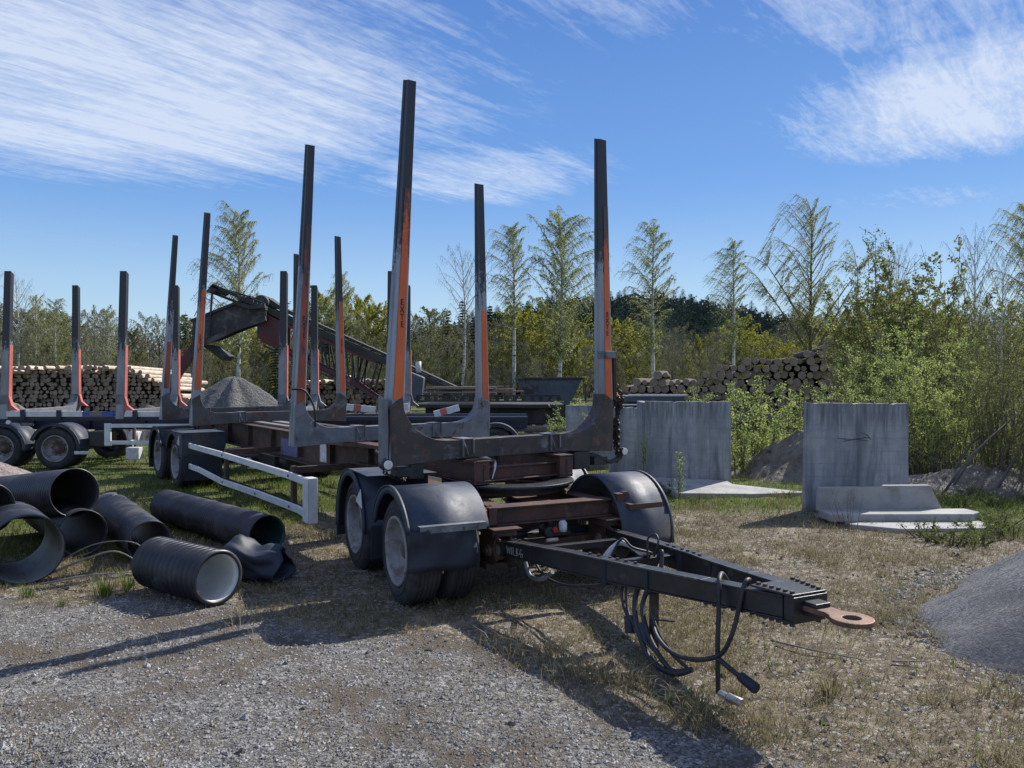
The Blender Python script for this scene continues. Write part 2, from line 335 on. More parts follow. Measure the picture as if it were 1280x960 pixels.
def ob(name, mb, mats, parent=None, bevel=0, loc=None, rot=None, matrix=None):
    me = mb.mesh(name, mats) if isinstance(mb, MB) else mb
    o = bpy.data.objects.new(name, me); C.objects.link(o)
    if parent: o.parent = parent
    if loc: o.location = loc
    if rot: o.rotation_euler = rot
    if matrix: o.matrix_local = matrix
    if bevel:
        b = o.modifiers.new('bevel', 'BEVEL'); b.width = bevel; b.segments = 2; b.limit_method = 'ANGLE'; b.angle_limit = R(40)
        b.harden_normals = False
    return o
def tag(o, label=None, cat=None, group=None, kind=None):
    if label: o['label'] = label
    if cat: o['category'] = cat
    if group: o['group'] = group
    if kind: o['kind'] = kind
    return o
def empty(name, loc, rz=0, label=None, cat=None, group=None, parent=None):
    o = bpy.data.objects.new(name, None); C.objects.link(o); o.location = loc; o.rotation_euler = (0, 0, rz)
    o.empty_display_size = .2
    if parent: o.parent = parent
    return tag(o, label, cat, group)
def copy_tree(o, parent=None):
    c = o.copy(); C.objects.link(c)
    if parent: c.parent = parent
    for ch in list(o.children): copy_tree(ch, c)
    return c
def spline(pts, n=8):
    pts = [Vector(p) for p in pts]; P_ = [pts[0]] + pts + [pts[-1]]; out_ = []
    for i in range(len(P_) - 3):
        a, b, c, d = P_[i:i + 4]
        for k in range(n):
            t = k / n
            out_.append(.5 * ((2 * b) + (c - a) * t + (2 * a - 5 * b + 4 * c - d) * t * t + (3 * b - a - 3 * c + d) * t ** 3))
    out_.append(pts[-1]); return out_
def np_mesh(name, V, Fc, mats, smooth=False, midx=None):
    """V (n,3) array, Fc (m,k) array of equal-size faces"""
    me = bpy.data.meshes.new(name); m_, k = Fc.shape
    me.vertices.add(len(V)); me.vertices.foreach_set('co', np.ascontiguousarray(V, np.float32).ravel())
    me.loops.add(m_ * k); me.loops.foreach_set('vertex_index', np.ascontiguousarray(Fc, np.int32).ravel())
    me.polygons.add(m_); me.polygons.foreach_set('loop_start', np.arange(0, m_ * k, k, dtype=np.int32))
    try: me.polygons.foreach_set('loop_total', np.full(m_, k, np.int32))
    except Exception: pass
    if midx is not None: me.polygons.foreach_set('material_index', midx.astype(np.int32))
    me.polygons.foreach_set('use_smooth', np.full(m_, smooth))
    for m in (mats if isinstance(mats, (list, tuple)) else [mats]): me.materials.append(MT[m] if isinstance(m, str) else m)
    me.update(calc_edges=True); me.validate(); return me

# numpy value noise
def vnoise(x, y, seed=0):
    xi = np.floor(x).astype(np.int64); yi = np.floor(y).astype(np.int64); xf = x - xi; yf = y - yi
    def h(a, b):
        n = (a * 374761393 + b * 668265263 + seed * 982451653) & 0x7fffffff
        n = ((n ^ (n >> 13)) * 1274126177) & 0x7fffffff
        return ((n ^ (n >> 16)) & 0xffff) / 65535.
    sx = xf * xf * (3 - 2 * xf); sy = yf * yf * (3 - 2 * yf)
    return (h(xi, yi) * (1 - sx) + h(xi + 1, yi) * sx) * (1 - sy) + (h(xi, yi + 1) * (1 - sx) + h(xi + 1, yi + 1) * sx) * sy
def fbm(x, y, oct_=4, seed=0):
    s_ = 0; a = .5
    for i in range(oct_): s_ = s_ + a * (vnoise(x * 2 ** i + i * 17.3, y * 2 ** i - i * 9.1, seed + i) - .5); a *= .5
    return s_
def sstep(a, b, x): t = np.clip((x - a) / (b - a), 0, 1); return t * t * (3 - 2 * t)

# ------------------------------------------------------------------ ground
GX = [-60, -10, -4, -2, -.6, .1, .6, 1.2, 2, 6, 60]; GY = [7.4, 6.8, 6.35, 5.95, 5.4, 4.5, 3.8, 3.3, 2.9, 1.5, 0]
NX = [-60, -6, -3.4, -2.3, -1, 1, 2.5, 4, 5.0, 6, 60]; NY = [7.6, 7.9, 8.4, 9.2, 9.8, 10.2, 10.2, 9.8, 8.6, 7.8, 7.0]
def z_gravel(x, y):
    n = fbm(x * 1.1, y * 1.1, 5, 3)
    return sstep(-.55, .45, np.interp(x, GX, GY) - y + n * 2.4)
def z_green(x, y):
    n = fbm(x * .6, y * .6, 5, 11)
    return sstep(-.9, .9, y - np.interp(x, NX, NY) + n * 4.5)
def gz(x, y):
    x = np.asarray(x, float); y = np.asarray(y, float); d = np.sqrt(x * x + y * y)
    h = fbm(x * .9, y * .9, 4, 5) * .05 + fbm(x * 4.5, y * 4.5, 4, 21) * .028 + fbm(x * 16, y * 16, 3, 8) * .012 * (d < 16)
    # rut / ridge of loose gravel at the lower left
    rid = np.exp(-((y - (3.85 - .42 * (x + 2.6))) / .16) ** 2) * (x < -.9) * .03
    # wooded hill behind, its top to the right
    hill = 26 * np.exp(-((x - 45) / 85) ** 2 - ((y - 300) / 75) ** 2) + 10 * np.exp(-((x + 160) / 90) ** 2 - ((y - 320) / 90) ** 2)
    return h + rid + hill
def gz1(x, y): return float(gz(np.array([x]), np.array([y]))[0])
ang = np.concatenate([np.linspace(-50, 50, 560), np.linspace(50, 310, 150)[1:-1]]); ang = np.radians(90 - ang)
rad = np.concatenate([[.05, .4, .8, 1.2], np.geomspace(1.6, 900, 520)])
RR, AA = np.meshgrid(rad, ang, indexing='ij'); X = RR * np.cos(AA); Y = RR * np.sin(AA)
V = np.stack([X.ravel(), Y.ravel(), gz(X, Y).ravel()], 1)
na = len(ang); i = np.arange(len(rad) - 1)[:, None] * na; j = np.arange(na)[None, :]; j2 = (j + 1) % na
Fc = np.stack([(i + j), (i + na + j), (i + na + j2), (i + j2)], -1).reshape(-1, 4)[:, ::-1]
gm = bpy.data.materials.new('yard_ground'); gm.use_nodes = True; t = gm.node_tree; N = NT(t); bs = t.nodes['Principled BSDF']
tc = t.nodes.new('ShaderNodeTexCoord'); P0 = tc.outputs['Object']
at = t.nodes.new('ShaderNodeAttribute'); at.attribute_name = 'zone'; zr, zg, zb = N.sep(at.outputs['Vector'])
def vc(scale):
    r_, g_, b_ = N.sep(N.voro(P0, scale, 'F1', 'Color')); return r_
grav = N.mix(N.mapr(vc(85), .05, 1), (.080, .075, .068), (.255, .243, .222))
grav = N.mix(N.mapr(vc(48), .78, .92), grav, (.34, .33, .315))
grav = N.mix(N.mapr(N.noise(P0, 1.3, 7, .65), .44, .60), grav, (.125, .10, .075))
dirt_ = N.mix(N.mapr(N.noise(P0, 9, 8, .72), .35, .65), (.08, .062, .045), (.26, .21, .145))
dirt_ = N.mix(N.mapr(N.noise(P0, 2.4, 6, .6), .52, .68), dirt_, (.32, .265, .18))
dirt_ = N.mix(N.mapr(vc(45), .82, .9), dirt_, (.36, .34, .31))
gr = N.mix(N.mapr(N.noise(P0, 6, 8, .72), .35, .65), (.06, .075, .022), (.16, .17, .06))
brk = N.math('SUBTRACT', N.noise(P0, 7, 6, .7), .5)
fg = N.mapr(N.math('ADD', zr, N.math('MULTIPLY', brk, .9)), .3, .7)
fn = N.mapr(N.math('ADD', zg, N.math('MULTIPLY', brk, .9)), .35, .75)
c = N.mix(fn, dirt_, gr); c = N.mix(zb, c, (.022, .034, .022)); c = N.mix(fg, c, grav)
N.put(bs.inputs['Base Color'], c); bs.inputs['Roughness'].default_value = .95; bs.inputs['Specular IOR Level'].default_value = .25
hv = N.math('SUBTRACT', 1.0, N.voro(P0, 85, 'F1')); hn = N.noise(P0, 22, 8, .75)
b1 = N.bump(hv, .85, .012); b2 = N.bump(hn, .8, .03, b1); N.put(bs.inputs['Normal'], b2)
me = np_mesh('ground', V, Fc, gm, True)
za = me.attributes.new('zone', 'FLOAT_VECTOR', 'POINT')
za.data.foreach_set('vector', np.stack([z_gravel(V[:, 0], V[:, 1]), z_green(V[:, 0], V[:, 1]), sstep(45, 75, V[:, 1])], 1).astype(np.float32).ravel())
tag(ob('ground', me, None), kind='structure')

rng = np.random.default_rng(7)
def scatter(n, x0, x1, y0, y1, dens):
    """points with a 1/r^1.4 fall-off with distance, kept where dens(x,y) > random"""
    k = n * 5; r_ = (y0 ** .6 + rng.random(k) * (y1 ** .6 - y0 ** .6)) ** (1 / .6)
    th = rng.uniform(-.74, .74, k); x = r_ * np.tan(th) ; y = r_
    m = (x > x0) & (x < x1) & (rng.random(k) < dens(x, y)); return x[m][:n], y[m][:n]
def blades(name, n, mat, dens, hmin, hmax, wid, y0, y1, x0=-12, x1=12, label=None, lean=.5, seg=2):
    x, y = scatter(n, x0, x1, y0, y1, dens); n = len(x); z = gz(x, y)
    a = rng.uniform(0, 2 * math.pi, n); h = rng.uniform(hmin, hmax, n) * (1 + .6 * (vnoise(x * 2, y * 2, 9) - .5)); w = wid * rng.uniform(.6, 1.4, n) * (1 + y / 14)
    la = rng.uniform(0, 2 * math.pi, n); ll = h * rng.uniform(.1, lean * 1.6, n)
    cx, cy = np.cos(a) * w, np.sin(a) * w; lx, ly = np.cos(la) * ll, np.sin(la) * ll
    p0 = np.stack([x - cx, y - cy, z - .01], 1); p1 = np.stack([x + cx, y + cy, z - .01], 1)
    q0 = np.stack([x - cx * .7 + lx * .35, y - cy * .7 + ly * .35, z + h * .6], 1); q1 = np.stack([x + cx * .7 + lx * .35, y + cy * .7 + ly * .35, z + h * .6], 1)
    tp = np.stack([x + lx, y + ly, z + h * rng.uniform(.7, 1, n)], 1)
    Vb = np.stack([p0, p1, q1, q0, tp], 1).reshape(-1, 3); b = np.arange(n)[:, None] * 5
    Fb = np.concatenate([b + np.array([[0, 1, 2]]), b + np.array([[0, 2, 3]]), b + np.array([[3, 2, 4]])])
    me = np_mesh(name, Vb, Fb, mat); return tag(ob(name, me, None), label, 'grass', kind='stuff')
patch = lambda x, y, s=1.6, sd_=31: sstep(-.09, .14, fbm(x * s, y * s, 4, sd_))
blades('dry_grass', 130000, 'dry_grass', lambda x, y: (1 - z_gravel(x, y)) * (1 - .75 * z_green(x, y)) * (.25 + .75 * patch(x, y)) + .05 * patch(x, y, 1.1, 77), .015, .055, .0016, 3.2, 17, label='short dry straw coloured grass across the worn middle of the yard', lean=1.3)
blades('green_grass', 120000, 'green_grass', lambda x, y: z_green(x, y) * (.35 + .65 * patch(x, y, 1.2, 41)) + .05 * (1 - z_gravel(x, y)) * patch(x, y, 2.2, 59), .03, .11, .0022, 3.4, 26, -20, 20, label='fresh green grass round the pipes, trailers and concrete slabs', lean=.6)

blades('grass_tufts', 26000, 'dry_grass', lambda x, y: sstep(.10, .17, fbm(x * 3.1, y * 3.1, 2, 55)) * (1 - .93 * z_gravel(x, y)), .05, .12, .0018, 3.2, 12, label='taller bleached grass tufts dotted over the dry ground', lean=1.1)
# loose stones
def stones(name, n, dens, smin, smax, y0, y1, mat, label):
    x, y = scatter(n * (3 if 'foot' in name else 1), -6, 6, y0, y1, dens); x, y = x[:n], y[:n]; n = len(x); z = gz(x, y)
    base = np.array([(1, 0, 0), (-1, 0, 0), (0, 1, 0), (0, -1, 0), (0, 0, 1), (0, 0, -1)], float)
    base = np.concatenate([base, np.array([(a, b, c_) for a in (-.55, .55) for b in (-.55, .55) for c_ in (.55,)])])
    fo = np.array([(0, 9, 8 - 0), ])  # replaced below
    F8 = np.array([(0, 2, 4), (2, 1, 4), (1, 3, 4), (3, 0, 4), (2, 0, 5), (1, 2, 5), (3, 1, 5), (0, 3, 5)])
    base = base[:6]
    s_ = rng.uniform(smin, smax, n) ** 1.0; s_ = smin + (smax - smin) * ((s_ - smin) / (smax - smin)) ** 2.2
    v_ = base[None] * rng.uniform(.6, 1.25, (n, 6, 1)) + rng.normal(0, .14, (n, 6, 3)); v_[:, :, 2] *= .65
    th = rng.uniform(0, 6.28, n); c_, s2 = np.cos(th)[:, None], np.sin(th)[:, None]
    vx = v_[:, :, 0] * c_ - v_[:, :, 1] * s2; vy = v_[:, :, 0] * s2 + v_[:, :, 1] * c_
    v_ = np.stack([vx, vy, v_[:, :, 2]], -1) * s_[:, None, None] + np.stack([x, y, z + s_ * .15], 1)[:, None, :]
    Fb = (np.arange(n)[:, None, None] * 6 + F8[None]).reshape(-1, 3)
    return tag(ob(name, np_mesh(name, v_.reshape(-1, 3), Fb, mat), None), label, 'gravel', kind='stuff')
coarse = lambda x, y: sstep(.35, -.25, y - (3.95 - .42 * (x + 2.6)))
stones('gravel', 42000, lambda x, y: z_gravel(x, y) * (.25 + .75 * coarse(x, y)) * .9 + .03, .004, .015, 2.6, 8, 'stone', 'loose grey gravel spread over the near part of the yard')
stones('larger_stones', 450, lambda x, y: .4 + 0 * x, .010, .026, 3.0, 10, 'stone', 'scattered larger stones on the yard')
stones('soil_clods', 1500, lambda x, y: (1 - z_gravel(x, y)) * patch(x, y, 1.4, 91) + .08, .006, .032, 3.2, 11, 'clod', 'crumbled dark soil clods on the dry ground')
stones('pile_foot_stones', 9000, lambda x, y: np.exp(-((np.hypot(x - 4.95, (y - 5.25) * 1.12) - 2.12) / .16) ** 2), .006, .022, 3.0, 8, 'stone', 'stones rolled to the foot of the dark gravel pile')

# ------------------------------------------------------------------ wheels, mudguards
def tyre_mb(r=.41, w=.25, hole=.262):
    """axis along local Y, outer face at y=0, body towards +Y"""
    M = Matrix.Rotation(R(-90), 4, 'X')   # lathe Z -> +Y
    m = MB(); s_ = w
    prof = [(hole, .012), (hole + .03, -.002), (r - .075, -.006), (r - .035, .004), (r - .010, .022), (r, .045)]
    k = 5
    for q in range(k):
        a = .045 + (s_ - .09) * q / k; b = .045 + (s_ - .09) * (q + 1) / k
        prof += [(r, a + .006), (r, b - .010), (r - .012, b - .008), (r - .012, b - .001)]
    prof += [(r, s_ - .045), (r - .01, s_ - .022), (r - .035, s_ - .004), (r - .075, s_ + .006), (hole + .03, s_), (hole, s_ - .012)]
    m.lathe(prof, 44, 0, M, close=True)
    # side-wall rings
    m.lathe([(r - .085, -.0105), (r - .080, -.011), (r - .080, -.004), (r - .085, -.004)], 44, 0, M, close=True)
    return m.mesh('tyre', 'tyre')
def rim_mb(hole=.262, w=.25):
    M = Matrix.Rotation(R(-90), 4, 'X'); m = MB()
    m.lathe([(hole + .006, .006), (hole + .004, -.006), (hole - .012, -.004), (hole - .02, .012), (hole - .026, .10), (hole - .06, .128), (.17, .150), (.118, .152), (.118, .17), (hole - .01, .19), (hole + .004, .2)], 36, 0, M, close=True)
    # ten hand holes read as dark ovals: built as recessed pockets
    return m.mesh('rim', 'rim')
def hub_mb():
    M = Matrix.Rotation(R(-90), 4, 'X'); m = MB()
    m.lathe([(0, .055), (.05, .055), (.066, .07), (.07, .11), (.098, .12), (.112, .15), (.112, .19), (0, .19)], 24, 0, M)
    for i in range(10):
        a = 2 * math.pi * i / 10; c_ = Vector((math.cos(a) * .142, .128, math.sin(a) * .142))
        m.tube([c_, c_ + Vector((0, .026, 0))], .013, 6, 0, smooth=False)
    return m.mesh('hub', 'hub')
TY, RM, HB = tyre_mb(), rim_mb(), hub_mb()
def wheel(parent, x, y, z=.405, side=-1, dual=True, sc_=1.0, steer=0):
    """outer face at y; side -1: outer face looks to -y"""
    w = empty('wheel', (x, y, z), 0 if side < 0 else math.pi, parent=parent); w.scale = (sc_,) * 3
    w.rotation_euler.z += steer; w.rotation_euler.y = random.uniform(0, 6)
    ob('tyre', TY, None, w); ob('rim', RM, None, w); ob('hub', HB, None, w)
    if dual: ob('tyre', TY, None, w, loc=(0, .30, 0))
    return w
def fender_mb(Rr=.5, w=.58, a0=-8, a1=188, th=.018, lip=.055):
    """arc over a wheel; axis local Y from 0 (outer edge) to w; angle from +x up"""
    M = Matrix(((1, 0, 0, 0), (0, 0, 1, 0), (0, 1, 0, 0), (0, 0, 0, 1)))   # lathe (x,y,z)->(x,z,y)
    m = MB()
    m.lathe([(Rr - lip, .0), (Rr, 0.0), (Rr, w), (Rr - th, w), (Rr - th, .02), (Rr - lip, .02)], 26, 0, M, True, R(a0), R(a1), True)
    m.lathe([(Rr - .002, -.006), (Rr + .009, -.006), (Rr + .009, .018), (Rr - .002, .018)], 26, 0, M, True, R(a0), R(a1), True)
    return m

# ------------------------------------------------------------------ the timber trailer in front
def rotz(o, a): o.rotation_euler.z = a
TR = empty('timber_trailer', (-.04, 7.155, 0), R(-54.7), 'rusty timber trailer with orange striped stakes and drawbar lying nearest the camera', 'trailer')
random.seed(3)
# chassis beams
def ibeam(x0, x1, y, z0, z1, fl=.16, mi=0):
    m = MB(); m.box(x0, x1, y - .008, y + .008, z0 + .014, z1 - .014); m.box(x0, x1, y - fl / 2, y + fl / 2, z1 - .014, z1); m.box(x0, x1, y - fl / 2, y + fl / 2, z0, z0 + .014)
    k = int((x1 - x0) / 1.1)
    for q in range(1, k): m.box(x0 + q * 1.1, x0 + q * 1.1 + .01, y - fl / 2 + .01, y + fl / 2 - .01, z0 + .015, z1 - .015)
    return m
for y in (-.45, .45):
    m = MB(); s_ = -1 if y < 0 else 1
    # side plate with cranked front end
    poly = [(-9.6, .70), (-3.0, .66), (-2.2, .80), (-.2, .86), (.30, .86), (.30, 1.0), (-1.2, 1.02), (-9.6, 1.02)]
    m.prism(poly, y - .006, y + .006, 'y')
    for a, b in ((0, 1), (1, 2), (2, 3), (3, 4)):
        p, q = poly[a], poly[b]; m.bar((p[0], y, p[1]), (q[0], y, q[1]), .15, .014)
    m.box(-9.6, .3, y - .075, y + .075, 1.021, 1.036)
    for q in range(9): x = -9.2 + q * 1.05; m.box(x, x + .012, y - .07, y + .07, .72, 1.018)
    ob('chassis_beam', m, 'rust', TR, .003)
m = MB()
for x in (-9.4, -8.0, -6.6, -5.2, -3.8, -2.6, -1.4): m.box(x, x + .10, -.44, .44, .80, .98)
ob('cross_members', m, 'rust', TR, .003)
m = MB()  # long pale boards lying on the frame between bunks
for (x0, x1, y0, y1) in ((-6.3, -2.4, -.36, -.24), (-6.2, -2.5, -.1, .06)): m.box(x0, x1, y0, y1, 1.038, 1.068)
ob('deck_plank', m, 'board', TR, .004)
m = MB(); m.prism([(-3.1, .98), (-2.2, 1.05), (-.9, 1.05), (-.9, 1.03), (-2.0, 1.0), (-2.9, .965)], -.62, -.46, 'y'); ob('frame_wing_plate', m, 'rust_red', TR, .003)
ob('identification_plate', MB().box(-3.32, -3.12, -.468, -.458, .72, .95), 'paper', TR)
ob('sign_plate', MB().box(-4.72, -4.1, -.470, -.460, .70, .92), 'blue_sign', TR)

# bunks with stakes
STAKE_H = [2.95, 2.93, 2.92, 2.90]
def bunk(x, mat, z0=1.045, z1=1.205, half=1.19, gr=.42, gh=.36):
    b = MB(); w = .085
    # box beam, ends curve up into gussets
    poly = [(-half - .02, z0 - .03), (-half + .55, z0), (half - .55, z0), (half + .02, z0 - .03), (half + .03, z1 + gh * .84)]
    arc = [(half - .085, z1 + gh + .02)] + [(half - .085 - gr * (1 - math.cos(R(a))), z1 + gh * (1 - math.sin(R(a)))) for a in (15, 30, 45, 60, 75, 90)]
    poly += arc + [(-p, q) for p, q in arc[::-1]] + [(-half - .03, z1 + gh * .84)]
    b.prism(poly, x - w, x - w + .012, 'x'); b.prism(poly, x + w - .012, x + w, 'x')
    b.box(x - w + .012, x + w - .012, -half + .5, half - .5, z1 - .016, z1 - .002); b.box(x - w + .012, x + w - .012, -half + .1, half - .1, z0 + .002, z0 + .014)
    for s_ in (-1, 1):
        pts = [(s_ * p, q) for p, q in arc]
        for p, q in zip(pts, pts[1:]): b.bar((x, p[0], p[1] - .008), (x, q[0], q[1] - .008), 2 * w - .026, .012)
        b.box(x - w + .012, x + w - .012, s_ * (half + .006) - .008, s_ * (half + .006) + .008, z0 - .02, z1 + gh * .78)
    o = ob('bunk', b, mat, TR, .003)
    for yy in (-.48, .48):
        c_ = MB(); c_.box(x + w + .001, x + w + .02, yy - .06, yy - .045, z0 + .01, z1); c_.box(x + w + .001, x + w + .02, yy + .045, yy + .06, z0 + .04, z1)
        c_.box(x - w - .01, x + w + .012, yy - .06, yy + .06, z1 + .001, z1 + .010); c_.tube([(x + w + .012, yy - .05, z1 - .01), (x + w + .03, yy - .02, z0 + .05), (x + w + .012, yy + .0, z0 + .02)], .006, 6)
        ob('bunk_clamp', c_, 'bunk_grey', o, .002)
    return o
def text_mesh(txt, size, depth=.002):
    cu = bpy.data.curves.new('t', 'FONT'); cu.body = txt; cu.size = size; cu.extrude = depth; cu.align_x = 'CENTER'; cu.align_y = 'CENTER' if txt.isupper() else 'BOTTOM_BASELINE'; cu.resolution_u = 3; cu.offset = .008
    to = bpy.data.objects.new('t', cu); C.objects.link(to); dg = bpy.context.evaluated_depsgraph_get()
    me = bpy.data.meshes.new_from_object(to.evaluated_get(dg)); bpy.data.objects.remove(to); bpy.data.curves.remove(cu); me.materials.clear(); return me
TXT = {}
def letters(parent, txt, pos, size, sx, M3, mat='letter', offs=None, name='lettering'):
    """one mesh of letters stacked downwards; M3 maps text x,y,z axes"""
    m = MB(); step = size * .95
    for k, ch in enumerate(txt):
        me = TXT.setdefault(ch, text_mesh(ch, 1.0, .002))
        s_ = size * (1.0 if ch.isupper() else 1.1)
        vs = [M3 @ Vector((v_.co.x * s_ * sx, v_.co.y * s_ - k * step * .88, v_.co.z)) + Vector(pos) for v_ in me.vertices]
        m.add(vs, [tuple(p.vertices) for p in me.polygons])
    return ob(name, m, mat, parent)
def stake(bk, x, side, H_, lean, orange_top, colour='orange', word=True, dark=.42):
    """side -1 right-hand side of trailer (nearer the camera), lean = inward offset at the top"""
    yb = side * 1.165; zb = 1.19 if side > 0 else 1.02; zt = 1.205 + H_
    def yc(z): return yb - side * lean * (z - 1.2) / H_
    def sect(z, k=1.0):
        wx, wy = .078 - .030 * (z - 1.2) / H_, .054 - .017 * (z - 1.2) / H_; y = yc(z)
        g = .012
        # hollow section with a shallow groove on front face, and flanges
        return [(x - wx, y - wy), (x - wx * .35, y - wy), (x - wx * .3, y - wy + g * .6), (x + wx * .3, y - wy + g * .6), (x + wx * .35, y - wy), (x + wx, y - wy),
                (x + wx, y + wy), (x + wx * .35, y + wy), (x + wx * .3, y + wy - g * .6), (x - wx * .3, y + wy - g * .6), (x - wx * .35, y + wy), (x - wx, y + wy)]
    zs = [zb, 1.5, 1.9, zt - dark * H_, zt - dark * H_ + .003, zt - .03]
    vs = []; 
    for z in zs: vs += [(p[0], p[1], z) for p in sect(z)]
    # slanted cut at the top
    top = sect(zt); n = 12
    for p in range(n):
        q = sect(zt)[p]; vs[5 * n + p] = (q[0], q[1], zt - .02 - .045 * ((q[0] - x) / .078 * .5 + .5))
    m = MB(); fs = []; 
    for a in range(5): fs += [(a * n + b, a * n + (b + 1) % n, (a + 1) * n + (b + 1) % n, (a + 1) * n + b) for b in range(n)]
    fs.append(tuple(range(n))[::-1]); fs.append(tuple(5 * n + q for q in range(n)))
    mis = [1 if k // n >= 4 else 0 for k in range(5 * n)] + [0, 1]
    m.add(vs, fs); m.m = mis
    m.m = [0] * len(m.m); s_ = ob('stake', m, 'stake_worn', bk, .002)
    # painted front strip
    wxa = lambda z: x + .078 - .030 * (z - 1.2) / H_
    st_ = MB(); z0, z1 = (1.56 if side < 0 else 1.5), orange_top
    if x in (X2,) : z0 = 1.12
    nseg = 6
    for k in range(nseg):
        za, zb_ = z0 + (z1 - z0) * k / nseg, z0 + (z1 - z0) * (k + 1) / nseg
        def cs(z): w_ = .044 - .030 * (z - 1.2) / H_; return [(wxa(z) + .002, yc(z) - w_), (wxa(z) + .002, yc(z) + w_), (wxa(z) + .006, yc(z) + w_), (wxa(z) + .006, yc(z) - w_)]
        A, B = cs(za), cs(zb_); st_.add([(p[0], p[1], za) for p in A] + [(p[0], p[1], zb_) for p in B], [(0, 1, 5, 4), (1, 2, 6, 5), (2, 3, 7, 6), (3, 0, 4, 7), (0, 3, 2, 1), (4, 5, 6, 7)])
    ob('painted_stripe', st_, colour + '_worn', s_)
    # pale worn edge strip along the inner/outer corner
    e = MB(); yo = 1 
    e.bar((wxa(z0) - .001, yc(z0) + .054, z0), (wxa(z1) - .001, yc(z1) + .040, z1), .004, .006)
    ob('worn_edge', e, 'pale_edge', s_)
    if word:
        zc = 2.26
        M3 = Matrix(((0, 0, 1), (1, 0, 0), (0, 1, 0)))
        letters(s_, 'EXTE', (wxa(zc) + .008, yc(zc) + .0, zc + .095), .072, .80, M3)
    return s_
X1, X2, X3, X4 = 0.0, -2.2, -6.5, -8.6
b1_ = bunk(X1, 'bunk_rust'); b2_ = bunk(X2, 'bunk_grey', gr=.32, gh=.28); b3_ = bunk(X3, 'bunk_mix', gr=.28, gh=.26); b4_ = bunk(X4, 'bunk_mix', gr=.28, gh=.26)
stake(b1_, X1, -1, STAKE_H[0] + 0.10, .17, 3.30); stake(b1_, X1, 1, STAKE_H[0] - .02, .05, 3.42)
stake(b2_, X2, -1, STAKE_H[1] + 0.11, .15, 3.35, 'orange_dull'); stake(b2_, X2, 1, STAKE_H[1], .05, 2.55, word=False)
stake(b3_, X3, -1, STAKE_H[2] + 0.14, .19, 3.05); stake(b3_, X3, 1, STAKE_H[2], .06, 3.0, 'orange')
stake(b4_, X4, -1, STAKE_H[3] + 0.13, .19, 2.35, 'orange_dull', False); stake(b4_, X4, 1, STAKE_H[3], .0, 2.3, 'orange_dull', False)
# grey welded outer plate with torn rusty edge on the nearest stake foot
m = MB(); m.prism([(-.085, 1.0), (.075, 1.0), (.085, 1.30), (.070, 1.56), (-.085, 1.58)], -1.245, -1.234, 'y'); ob('stake_foot_plate', m, 'bunk_grey', TR, .003)
m = MB(); m.tube(spline([(X2 + .09, -1.25, 1.62), (X2 + .12, -1.12, 1.60), (X2 + .12, -1.02, 1.42), (X2 + .1, -1.0, 1.22)]), .012, 6); ob('cable_loop', m, 'hose', TR)
m = MB(); m.box(-.02, .10, 1.095, 1.235, 1.93, 2.0, 0); ob('stake_band', m, 'bunk_grey', TR, .003)

# chain bundle hung on the far front stake
def chain(path, pitch=.034, wire=.0065):
    m = MB(); pts = spline(path, 12); L_ = [0]
    for a, b in zip(pts, pts[1:]): L_.append(L_[-1] + (b - a).length)
    n = int(L_[-1] / pitch); k = 0
    for q in range(n):
        d = q * pitch
        while k < len(L_) - 2 and L_[k + 1] < d: k += 1
        t_ = (d - L_[k]) / max(1e-6, L_[k + 1] - L_[k]); c_ = pts[k].lerp(pts[k + 1], t_); T = (pts[k + 1] - pts[k]).normalized()
        a = T.orthogonal().normalized(); a.rotate(Matrix.Rotation((q % 2) * 1.57 + random.uniform(-.3, .3), 3, T)); 
        ring = [c_ + T * math.cos(w_) * .026 + a * math.sin(w_) * .016 for w_ in [2 * math.pi * i_ / 8 for i_ in range(9)]]
        m.tube(ring, wire, 5, caps=False)
    return m
for k in range(11):
    jx, jy = random.uniform(-.05, .06), random.uniform(-.03, .03)
    ob('chain', chain([(.02 + jx, 1.27 + jy, 1.70 - .025 * k), (.05 + jx, 1.31 + jy, 1.5), (.04 - jx, 1.30 - jy, 1.2), (.05 + jx * .5, 1.30 + jy, .86 + .035 * k)], .036, .0085), 'chain', TR)
ob('chain_hanger', MB().box(-.05, .07, 1.235, 1.275, 1.52, 2.0), 'rust', TR, .004)
ob('chain', chain([(-.05, -1.2, 1.05), (.1, -1.28, .98), (-.05, -1.05, .88), (-.3, -.9, .9), (-.9, -.8, .98), (-1.3, -.7, 1.02)], .034, .005), 'chain', TR)

# lamps on arms at both ends of the first bunk
m = MB(); m.tube([(.02, -1.2, .99), (.10, -1.25, 1.0)], .018, 8); m.tube([(.02, -1.25, 1.035), (.10, -1.25, 1.035)], .045, 16); m.box(-.03, .1, -1.16, -1.02, .93, 1.0); m.box(.02, .06, -1.02, -.9, .90, 1.02)
l_ = ob('marker_lamp', m, 'black', TR); ob('lens', MB().tube([(.10, -1.25, 1.035), (.118, -1.25, 1.035)], .038, 16), 'lens', l_, .004)
m = MB(); m.tube(spline([(.02, .95, .99), (.03, 1.1, .95), (.05, 1.2, .905), (.05, 1.28, .92), (.04, 1.34, .93), (.04, 1.37, .97)]), .022, 8); m.tube([(.01, 1.37, 1.0), (.08, 1.37, 1.0)], .040, 16)
m.box(-.09, .05, 1.0, 1.17, .88, .96)
l_ = ob('marker_lamp', m, 'black', TR); ob('lens', MB().tube([(.08, 1.37, 1.0), (.095, 1.37, 1.0)], .034, 16), 'lens', l_, .004)
m = MB(); m.box(-.22, .08, .72, .92, .86, 1.03); ob('valve_box', m, 'black', TR, .01)

